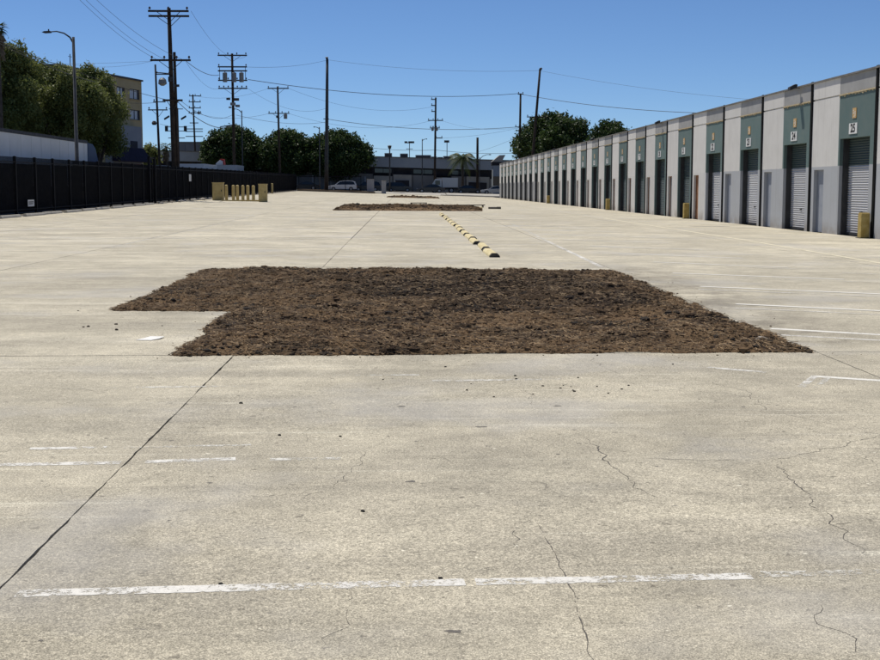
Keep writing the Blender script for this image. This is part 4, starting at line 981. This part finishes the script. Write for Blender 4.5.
q = tree_px(585, 634, 125, 165, 184); tree('round_tree', *q[:2], q[2], q[3], q[4], q[5], 'smaller tree just showing above the warehouse roof', 'ficus', 32, 11000, .25, 'trees behind the warehouse', 8)
for (px0, px1, yt, yb, Y, lab, sd, n) in [(-10, 66, 62, 160, 108, 'leafy street tree filling the gap behind the left pair', 45, 20000), (38, 106, 72, 162, 110, 'leafy street tree half hidden behind the street lamp', 46, 20000), (-45, 48, 46, 158, 98, 'large leafy street tree at the left edge behind the trailer', 41, 26000), (14, 102, 64, 158, 101, 'leafy street tree behind the street lamp', 42, 24000), (64, 126, 70, 166, 105, 'leafy street tree before the tan building', 43, 18000)]:
    q = tree_px(px0, px1, yt, yb, Y); tree('street_tree', *q[:2], q[2], q[3], q[4], q[5], lab, 'street_leaf', sd, n*3, .115, 'street trees behind the trailer', 13, .2, False)
q = tree_px(136, 160, 147, 168, 222); tree('street_tree', *q[:2], q[2], q[3], q[4], q[5], 'small far green tree beside the tan building corner', 'street_leaf', 44, 5000, .25, None, 6, .15)

def palm(name, x, y, ztop, rfr, lab, nf, fan, trunk=.17, droop=1.0, skirt=False):
    z0 = gz(x, y); h = ztop-z0; r_ = empty(name, (x, y, z0), 0, lab, 'palm tree'); rs = random.Random(int(x*10))
    MB().tube([(0, 0, 0), (.05, 0, h*.5), (0, 0, h)], [trunk*1.3, trunk, trunk*.9], 9).build('trunk', 'bark', r_, smooth=True)
    for i in range(nf):
        th = 6.283*i*.382; up = 1.2-1.7*(i/nf)
        b = MB(); pts = []
        L = rfr*rs.uniform(.85, 1.1); N = 8
        for k in range(N+1):
            t = k/N; rr = L*t*math.cos(up*.7); zz = h+L*(math.sin(up)*t-droop*.75*t*t)
            pts.append(Vector((math.cos(th)*rr, math.sin(th)*rr, zz)))
        side = Vector((-math.sin(th), math.cos(th), 0))
        b.tube(pts, [.03*(1-.8*k/N) for k in range(N+1)], 4)
        if fan:
            c = pts[3]
            for a in range(-5, 6):
                dv = (pts[5]-pts[3]).normalized(); e = c+(dv*math.cos(a*.26)+side*math.sin(a*.26))*L*.6-Vector((0, 0, abs(a)*.03*L))
                n = len(b.v); sw = side*.05 if abs(a) < 4 else dv*.05
                b.v += [tuple(c-sw), tuple(c+sw), tuple(e)]; b.f.append((n, n+1, n+2))
        else:
            for k in range(1, N*4):
                t = k/(N*4); i0 = min(N-1, int(t*N)); p = pts[i0].lerp(pts[i0+1], t*N-i0); tang = (pts[i0+1]-pts[i0]).normalized()
                for s_ in (-1, 1):
                    ll = L*.30*math.sin(math.pi*min(1, t*.9+.12)); e = p+side*s_*ll*.65+tang*ll*.45+Vector((0, 0, -ll*.55))
                    n = len(b.v); b.v += [tuple(p-tang*.045), tuple(p+tang*.045), tuple(e)]; b.f.append((n, n+1, n+2))
        b.build('frond', 'palm', r_)
    if skirt:
        b = MB()
        for i in range(60):
            th = rs.random()*6.283; rr = trunk+.45*rs.random(); z = h-.3-rs.random()*1.6; n = len(b.v)
            b.v += [(math.cos(th)*trunk, math.sin(th)*trunk, z+.5), (math.cos(th+.4)*rr, math.sin(th+.4)*rr, z-.3), (math.cos(th-.2)*rr, math.sin(th-.2)*rr, z-.45)]; b.f.append((n, n+1, n+2))
        b.build('dead_skirt', 'palm_dead', r_)
    return r_
p = at(462.5, 158, 224); palm('palm', p.x, 224, p.z, 3.2, 'drooping green palm before the far building', 26, False, .2, 1.05)
p = at(166, 147, 196); palm('palm', p.x, 196, p.z, 1.8, 'small far palm left of the thick brown pole', 18, True, .16, .8, True)
p = at(-3, 28, 92); palm('palm', p.x, 92, p.z, .95, 'fan palm head cut off by the left picture edge', 20, True, .14, .7, True)

# ================================================================ BUILDINGS
# tan block at the left, its long face turned slightly to the camera
P0, P1 = Vector((-50.1, 165.8)), Vector((-40.8, 205)); dirv = (P1-P0).normalized(); ang = math.atan2(dirv.y, dirv.x)
tb = empty('tan_building', (P1.x, P1.y, .5), ang, 'tan four-storey building with white windows behind the street trees', 'building')
# local x runs along the face toward the far corner (0 = far corner), local y is outward normal (negative = outward to the right)
HT = 17.3
def openings(root, x0, x1, z0, z1, thick, holes, m, y=0):     # a wall with real openings
    xs_ = sorted({x0, x1}|{h[0] for h in holes}|{h[1] for h in holes}); zs_ = sorted({z0, z1}|{h[2] for h in holes}|{h[3] for h in holes}); b = MB()
    for a, c in zip(xs_[:-1], xs_[1:]):
        st = None
        for e, f in zip(zs_[:-1], zs_[1:]):
            solid = not any(h[0] <= (a+c)/2 <= h[1] and h[2] <= (e+f)/2 <= h[3] for h in holes)
            if solid: b.box(a, c, y, y+thick, e, f)
    return b.build('wall', m, root)
holes = []
for col, (cx, wd) in enumerate([(-2.5, 3.5), (-7.2, 2.7), (-12.2, 2.6), (-17, 2.4), (-21.2, 2.4)]):
    for cz in (15.2, 12.1): holes.append((cx-wd/2, cx+wd/2, cz-.75, cz+.75))
openings(tb, -27, 0, 0, HT, .35, holes, 'tanwall')
for (a, c, e, f) in holes:
    wn = MB().box(a, c, .2, .26, e, f).build('window', 'winwhite', tb)
    MB().box(a, c, .12, .2, e, e+.09).box(a, c, .12, .2, f-.09, f).box(a, a+.1, .12, .2, e+.09, f-.09).box(c-.1, c, .12, .2, e+.09, f-.09).box((a+c)/2-.05, (a+c)/2+.05, .12, .2, e+.09, f-.09).build('frame', 'frame', wn)
    MB().box(c-.55, c-.1, .1, .118, e+.09, f-.09).build('curtain', 'fardark', wn)
    MB().box(a-.12, c+.12, -.12, .1, e-.14, e-.02).build('sill', 'tanwall', wn)
MB().box(-27, 0, .36, 16, 0, HT-.6).build('building_body', 'tanwall', tb)
MB().box(-27.1, .15, -.25, 16.2, HT, HT+.25).build('roof_cornice', 'frame', tb)
MB().box(-.35, 0, .36, 16, HT-.6, HT).build('parapet', 'tanwall', tb)
an = MB().box(-13, -3.0, -1.2, -.02, 0, 10.2).build('grey_annex', 'greywall', tb)
MB().box(-7, -4.6, -1.26, -1.2, 6.4, 8.0).build('mural_patch', 'fardark', an)
MB().prism([(-1.2, 7.0), (-2.6, 5.0), (-2.6, 4.8), (-1.2, 4.9)], 'x', -13.2, -2.4).build('awning', 'plumawning', tb)
MB().box(-12.8, -2.8, -1.23, -1.205, 1.2, 4.6).build('mural', 'pinkwall', tb)
MB().tube([(-17, 3, HT), (-17, 3, HT+2.6)], .06, 6).box(-17.5, -16.5, 2.97, 3.03, HT+2.2, HT+2.26).build('antenna', 'steel', tb)
bb = empty('brown_building', (P1.x-dirv.x*27.2, P1.y-dirv.y*27.2, .4), ang, 'red-brown building top showing above the left street trees', 'building')
MB().box(-26, 0, 0, 14, 0, HT-.6).build('wall', 'brownwall', bb); MB().box(-26.2, .0, -.25, 14.2, HT-.6, HT-.25).build('roof_cornice', 'frame', bb)
# plain grey building far left
p0, p1 = at(179, 143, 262), at(206, 143, 262)
gb = empty('grey_building', (p0.x, 262, street(p0.x)), 0, 'plain grey windowless building between the far poles', 'building')
hh = p0.z-street(p0.x); MB().box(0, 14, 0, 10, 0, hh).build('wall', 'farwall2', gb); MB().box(-.1, 14.1, -.1, 10.1, hh, hh+.25).build('coping', 'coping', gb)
for i in range(4): MB().box(1+i*3, 1.15+i*3, -.12, -.002, 0, hh).build('pilaster', 'farwall2', gb)

# long low building across the street
YF = 229; fx0 = -48.0
fb = empty('far_building', (0, YF, 0), 0, 'long low pale building with a blue-grey band across the street', 'building')
gr = -.028       # the street and the building step down to the right
def fbx(name, x0, x1, y0, y1, z0, z1, m, parent=None):
    b = MB(); n = len(b.v)
    b.box(x0, x1, y0, y1, 0, 0)
    b.v = [(x, y, (z0 if i < 4 else z1)+gr*x) for i, (x, y, z) in enumerate(b.v)]
    return b.build(name, m, parent or fb)
zf = lambda py, px=400: at(px, py, YF).z-gr*at(px, py, YF).x
z_top, z_b1, z_b0 = zf(157.6), zf(167.5), zf(174.5)
fbx('parapet_band', fx0, 46, 0, 22, z_b1, z_top, 'farparapet'); fbx('roof_coping', fx0, 46, -.12, -.0, z_top-.02, z_top+.12, 'coping')
fbx('building_body', fx0, 46, 1.65, 21.5, .2, z_b1-.01, 'fardark'); fbx('clerestory_recess', fx0, 46, 1.2, 1.4, z_b0, z_b1, 'fardark')
i = 0; x = fx0; tones = ['farwall', 'farwall2', 'farwall', 'farwall', 'farwall2']
rs = random.Random(3)
while x < 45:
    wd = rs.choice([2.6, 3.4, 4.2]); fbx('wall_panel', x, x+wd-.12, .0 if i % 2 else .15, 1.6, .2, z_b0-.02-(0 if i % 3 else .3), tones[i % 5])
    if i % 2 == 0:
        g_ = fbx('window', x+.15, x+wd-.3, .95, 1.15, z_b0+.25, z_b1-.25, 'glass'); fbx('mullion', x+wd/2-.1, x+wd/2-.0, .85, .94, z_b0+.25, z_b1-.25, 'frame', g_)
    if i % 4 == 1: d_ = fbx('shutter_door', x+.4, x+wd-.6, -.06, -.003, .25, z_b0-1.0, 'fardark'); fbx('door_frame', x+.3, x+wd-.5, -.09, -.065, z_b0-.98, z_b0-.85, 'greywall', d_)
    fbx('post', x-.12, x-.02, -.15, .2, .2, z_b1-.02, 'fardark'); x += wd; i += 1
for (px0, px1, yt, yb, m) in [(384.5, 392, 153, 158, 'hvac'), (400, 408, 153.5, 158, 'hvac'), (415.5, 431, 155, 158.5, 'hvac'), (431, 437, 156.5, 159, 'hvac'), (437.5, 443, 157, 160, 'farwall2'), (443.5, 453, 156, 160, 'hvac'), (463, 470, 157.5, 162, 'farwall2')]:
    a = at(px0, yt, YF+5); c = at(px1, yb, YF+5); u_ = MB().box(a.x, c.x, 5, 7.2, c.z-.6, a.z).build('rooftop_unit', m, fb)
    MB().box(a.x+.12, c.x-.12, 4.95, 4.999, c.z+.1, a.z-.15).build('grille', 'fardark', u_)
# tilted white panel on the corner roof
a, c = at(492.5, 163.5, 222), at(505, 155, 222)
tp = empty('corner_canopy', (a.x, 222, street(a.x)), 0, 'small corner building with a tilted white roof panel by the warehouse end', 'building')
za, zc = at(492, 162, 222).z-street(a.x), at(503, 157, 222).z-street(a.x)
MB().prism([(-.15, za), (1.2, zc+.3), (2.2, zc+.35), (1.6, za+.1)], 'y', 0, 3).build('roof_panel', 'farwall', tp)
MB().box(-.1, 3.2, .1, 3, za-.55, za-.02).build('fascia', 'fardark', tp); MB().box(.1, 3.2, .2, 3, 0, za-.57).build('wall', 'farparapet', tp)
MB().box(.1, 3.2, .15, .19, 1.4, 3).build('window', 'glass', tp)
# low grey wall across the street behind the parked cars
lw = empty('street_wall', (-34, 225.6, street(-34)+.1), 0, 'low grey block wall across the street behind the parked cars', 'wall')
for i in range(9): 
    o_ = MB().box(i*3.0, i*3.0+2.97, 0, .2, 0, 2.3).build('wall_section', 'farwall2', lw); o_.location.z = -i*3*.0226
for i in range(10):
    o_ = MB().box(i*3.0-.15, i*3.0+.15, -.06, .26, 0, 2.42).build('pier', 'greywall', lw); o_.location.z = -i*3*.0226

# ================================================================ VEHICLES
def wheel(parent, x, y, r, wd, side):
    t = MB().tube([(x, y-wd/2, r), (x, y+wd/2, r)], r, 16).build('wheel', 'rubber', parent)
    MB().tube([(x, y+side*(wd/2+.001), r), (x, y+side*(wd/2+.012), r)], [r*.62, r*.55], 12).build('rim', 'rim', t)
def car(name, x, y, rz, lab, m, kind='suv', cat='car', grp='cars on the cross street'):
    z = gz(x, y)-.02; r_ = empty(name, (x, y, z), rz, lab, cat, grp)
    if kind == 'suv':
        low = [(-2.3, .30), (2.25, .30), (2.32, .55), (2.28, .82), (1.35, 1.0), (.95, 1.02), (-2.25, 1.05), (-2.34, .7)]
        top = [(1.2, 1.0), (.45, 1.58), (-.3, 1.68), (-1.6, 1.66), (-2.05, 1.5), (-2.26, 1.02)]
        gl = [(.98, 1.04), (.38, 1.52), (-.3, 1.6), (-1.55, 1.58), (-1.9, 1.46), (-2.05, 1.06)]
    else:
        low = [(-2.35, .28), (2.3, .28), (2.36, .5), (2.3, .68), (1.2, .88), (.8, .92), (-1.5, .95), (-2.3, .9), (-2.38, .6)]
        top = [(1.1, .88), (.3, 1.36), (-.3, 1.43), (-1.0, 1.38), (-1.75, .95)]
        gl = [(.85, .93), (.25, 1.3), (-.3, 1.36), (-.95, 1.32), (-1.45, .98)]
    W = .9
    MB().prism(low, 'y', -W, W).build('body', m, r_, bevel=.04)
    b = MB(); n = len(top); tw = W-.06
    for s_ in (-1, 1): b.v += [(u, s_*(tw if v < 1.1 else tw-.16), v) for u, v in top]
    b.f = [tuple(range(n))[::-1], tuple(range(n, 2*n))]+[(i, (i+1) % n, n+(i+1) % n, n+i) for i in range(n)]
    cab = b.build('cabin', m, r_, bevel=.02)
    for s_ in (-1, 1):
        g_ = MB(); k = len(gl)
        g_.v = [(u, s_*(tw+.006-(0 if v < 1.1 else .14*(v-1.0)/.6)), v) for u, v in gl]+[(u, s_*(tw-.2), v) for u, v in gl]
        g_.f = [tuple(range(k)), tuple(range(k, 2*k))[::-1]]+[(i, (i+1) % k, k+(i+1) % k, k+i) for i in range(k)]
        g_.build('side_window', 'glass', r_)
        d_ = MB().box(-.55, .45, s_*(W+.001), s_*(W+.014), .42, .9).build('door', m, r_); MB().box(-.5, -.3, s_*(W+.014), s_*(W+.03), .76, .8).build('handle', 'darksteel', d_)
        MB().box(2.18, 2.30, s_*.5, s_*.85, .6, .74).build('headlight', 'lampclear', r_); MB().box(-2.36, -2.3, s_*.55, s_*.86, .68, .85).build('tail_light', 'lampred', r_)
        for xx_ in (1.42, -1.42): wheel(r_, xx_, s_*(W-.1), .34, .22, s_)
    u0, v0 = top[0]; u1, v1 = top[1]
    ws = MB(); nx_, nz_ = (v0-v1), -(u0-u1)
    ws.v = [(u0-.02, -.74, v0+.05), (u0-.02, .74, v0+.05), (u1+.06, .62, v1-.03), (u1+.06, -.62, v1-.03)]; ws.v += [(a+.035, b_, c+.03) for a, b_, c in ws.v]
    ws.f = [(3, 2, 1, 0), (4, 5, 6, 7), (0, 1, 5, 4), (1, 2, 6, 5), (2, 3, 7, 6), (3, 0, 4, 7)]; ws.build('windscreen', 'glass', r_)
    MB().box(2.3, 2.36, -.8, .8, .34, .5).build('bumper', 'darksteel', r_)
    return r_
cx = lambda px, Y: at(px, 188, Y).x
car('parked_suv', cx(342.5, 213.4), 213.4, math.pi, 'white SUV on the street right of the very tall bare pole', 'carwhite')
car('dark_car', cx(305, 213.6), 213.6, math.pi, 'dark car behind the iron fence left of the very tall pole', 'cardark', 'sedan')
car('dark_sedan', cx(430.5, 214), 214, math.pi, 'low dark sedan on the street near the picture centre', 'cardark', 'sedan')
car('silver_sedan', cx(495, 214.5), 214.5, math.pi, 'silver sedan partly hidden by the far end of the warehouse', 'carsilver', 'sedan')
car('parked_car', cx(399, 220.4), 220.4, 0, 'black car at the far kerb right of the gate pillars', 'cardark', 'suv', grp='cars parked at the far kerb')
car('parked_car', cx(469, 220.4), 220.4, 0, 'dark car at the far kerb below the palm', 'cardark', 'sedan', grp='cars parked at the far kerb')
car('parked_car', cx(367, 220.4), 220.4, math.pi, 'dark car half hidden behind the wider gate pillar', 'cardark', 'suv', grp='cars parked at the far kerb')
def box_truck(name, x, y, rz, lab, L, Hh, m, cabm, cat='truck', grp=None, W=1.2):
    z = gz(x, y); r_ = empty(name, (x, y, z), rz, lab, cat, grp)
    MB().box(-L/2, L/2, -W, W, .95, Hh).build('cargo_box', m, r_, bevel=.03)
    MB().box(-L/2-.01, L/2+.01, -W-.015, W+.015, Hh-.12, Hh+.02).build('roof_rail', m, r_)
    MB().box(-L/2, L/2+1.6, -.5, .5, .6, .94).build('chassis', 'darksteel', r_)
    c = MB().prism([(L/2+.1, .5), (L/2+2.1, .5), (L/2+2.1, 1.25), (L/2+1.75, 1.4), (L/2+1.2, 2.35), (L/2+.1, 2.45)], 'y', -W+.1, W-.1).build('cab', cabm, r_, bevel=.04)
    MB().prism([(L/2+1.80, 1.42), (L/2+1.27, 2.3), (L/2+1.23, 2.3), (L/2+1.72, 1.42)], 'y', -W+.2, W-.2).build('windscreen', 'glass', c)
    for s_ in (-1, 1):
        MB().box(L/2+.4, L/2+1.2, s_*(W-.1), s_*(W-.085), 1.4, 2.1).build('side_window', 'glass', c)
        for xx_ in (-L/2+1.1, L/2+1.3): wheel(r_, xx_, s_*(W-.18), .45, .28, s_)
    return r_
# white trailer with blue tractor behind the fence
tz = gz(-20.4, 70)
tr = empty('semi_trailer', (-20.4, 61.2, tz), math.pi/2, 'long white box trailer parked behind the black fence at left', 'trailer')
ht = at(0, 127, 61.5).z-tz
MB().box(-9.5+4, 18.3, -1.25, 1.25, 1.1, ht).build('cargo_box', 'trailer', tr, bevel=.03)
MB().box(-5.5, 18.3, -1.275, 1.275, ht-.16, ht+.015).build('top_rail', 'steel', tr); MB().box(-5.5, 18.3, -1.275, 1.275, 1.05, 1.2).build('bottom_rail', 'darksteel', tr)
for i in range(13):
    xx_ = -4.5+i*1.83; MB().box(xx_-.02, xx_+.02, -1.264, -1.252, 1.2, ht-.17).build('panel_seam', 'trailer', tr)
for xx_ in (-3.4, -2.1, 14.5):
    for s_ in (-1, 1): wheel(tr, xx_, s_*1.0, .5, .3, s_)
MB().box(16.2, 16.4, -1, -.85, 0, 1.1).build('landing_leg', 'darksteel', tr)
tk = empty('truck_tractor', (-20.4, 79.8, gz(-20.4, 80)), math.pi/2, 'blue truck tractor coupled to the white trailer', 'truck'); hk = at(93, 143.5, 80).z-gz(-20, 80)
cb = MB().prism([(.0, .9), (4.6, .9), (4.7, 1.6), (3.4, 1.9), (2.7, 2.7), (2.0, hk-.25), (1.3, hk), (.0, hk+.05)], 'y', -1.2, 1.2).build('cab', 'truckblue', tk, bevel=.05)
MB().prism([(3.36, 1.98), (2.72, 2.7), (2.66, 2.7), (3.28, 1.98)], 'y', -1.0, 1.0).build('windscreen', 'glass', cb)
for s_ in (-1, 1): MB().box(1.6, 2.6, s_*1.2, s_*1.215, 1.9, 2.6).build('side_window', 'glass', cb); MB().tube([(-.15, s_*1.0, .9), (-.15, s_*1.0, hk+.2)], .08, 8).build('exhaust_stack', 'steel', tk)
for xx_ in (.6, 3.7):
    for s_ in (-1, 1): wheel(tk, xx_, s_*1.0, .5, .3, s_)
b1 = box_truck('box_truck', -20.6, 131, math.pi/2, 'white box truck roof showing over the fence above the tan cabinet', 8.5, 3.1, 'carwhite', 'carwhite', 'truck', 'trucks behind the fence')
b2 = box_truck('box_truck', -20.8, 156, math.pi/2, 'pale grey box truck farther along behind the fence', 6.5, 3.3, 'carsilver', 'carwhite', 'truck', 'trucks behind the fence')
b3 = box_truck('box_truck', -21.2, 110, math.pi/2, 'dull grey truck behind the fence below the thick brown pole', 4, 2.75, 'hvac', 'hvac', 'truck', 'trucks behind the fence')
tz = at(219, 164, 133).z
tb_ = empty('tarp_bundle', (at(219.5, 163, 133).x, 133, gz(-20.6, 131)+3.12), 0, 'red and white bundle on top of the white box truck', 'bundle')
MB().prism([(-.35, 0), (.4, 0), (.4, .35), (.1, .5), (-.3, .15)], 'y', -.4, .4).build('white_sheet', 'carwhite', tb_, bevel=.02); MB().prism([(.05, .5), (.4, .36), (.42, .0), (.55, .0), (.5, .55), (.2, .62)], 'y', -.35, .35).build('red_sheet', 'redpaint', tb_, bevel=.01)
p = at(450, 188, 219.5)
vn = box_truck('delivery_van', p.x, 219.6, math.pi, 'pale delivery van across the street left of the palm', 2.6, 2.55, 'carsilver', 'carsilver', 'van', None, 1.0)
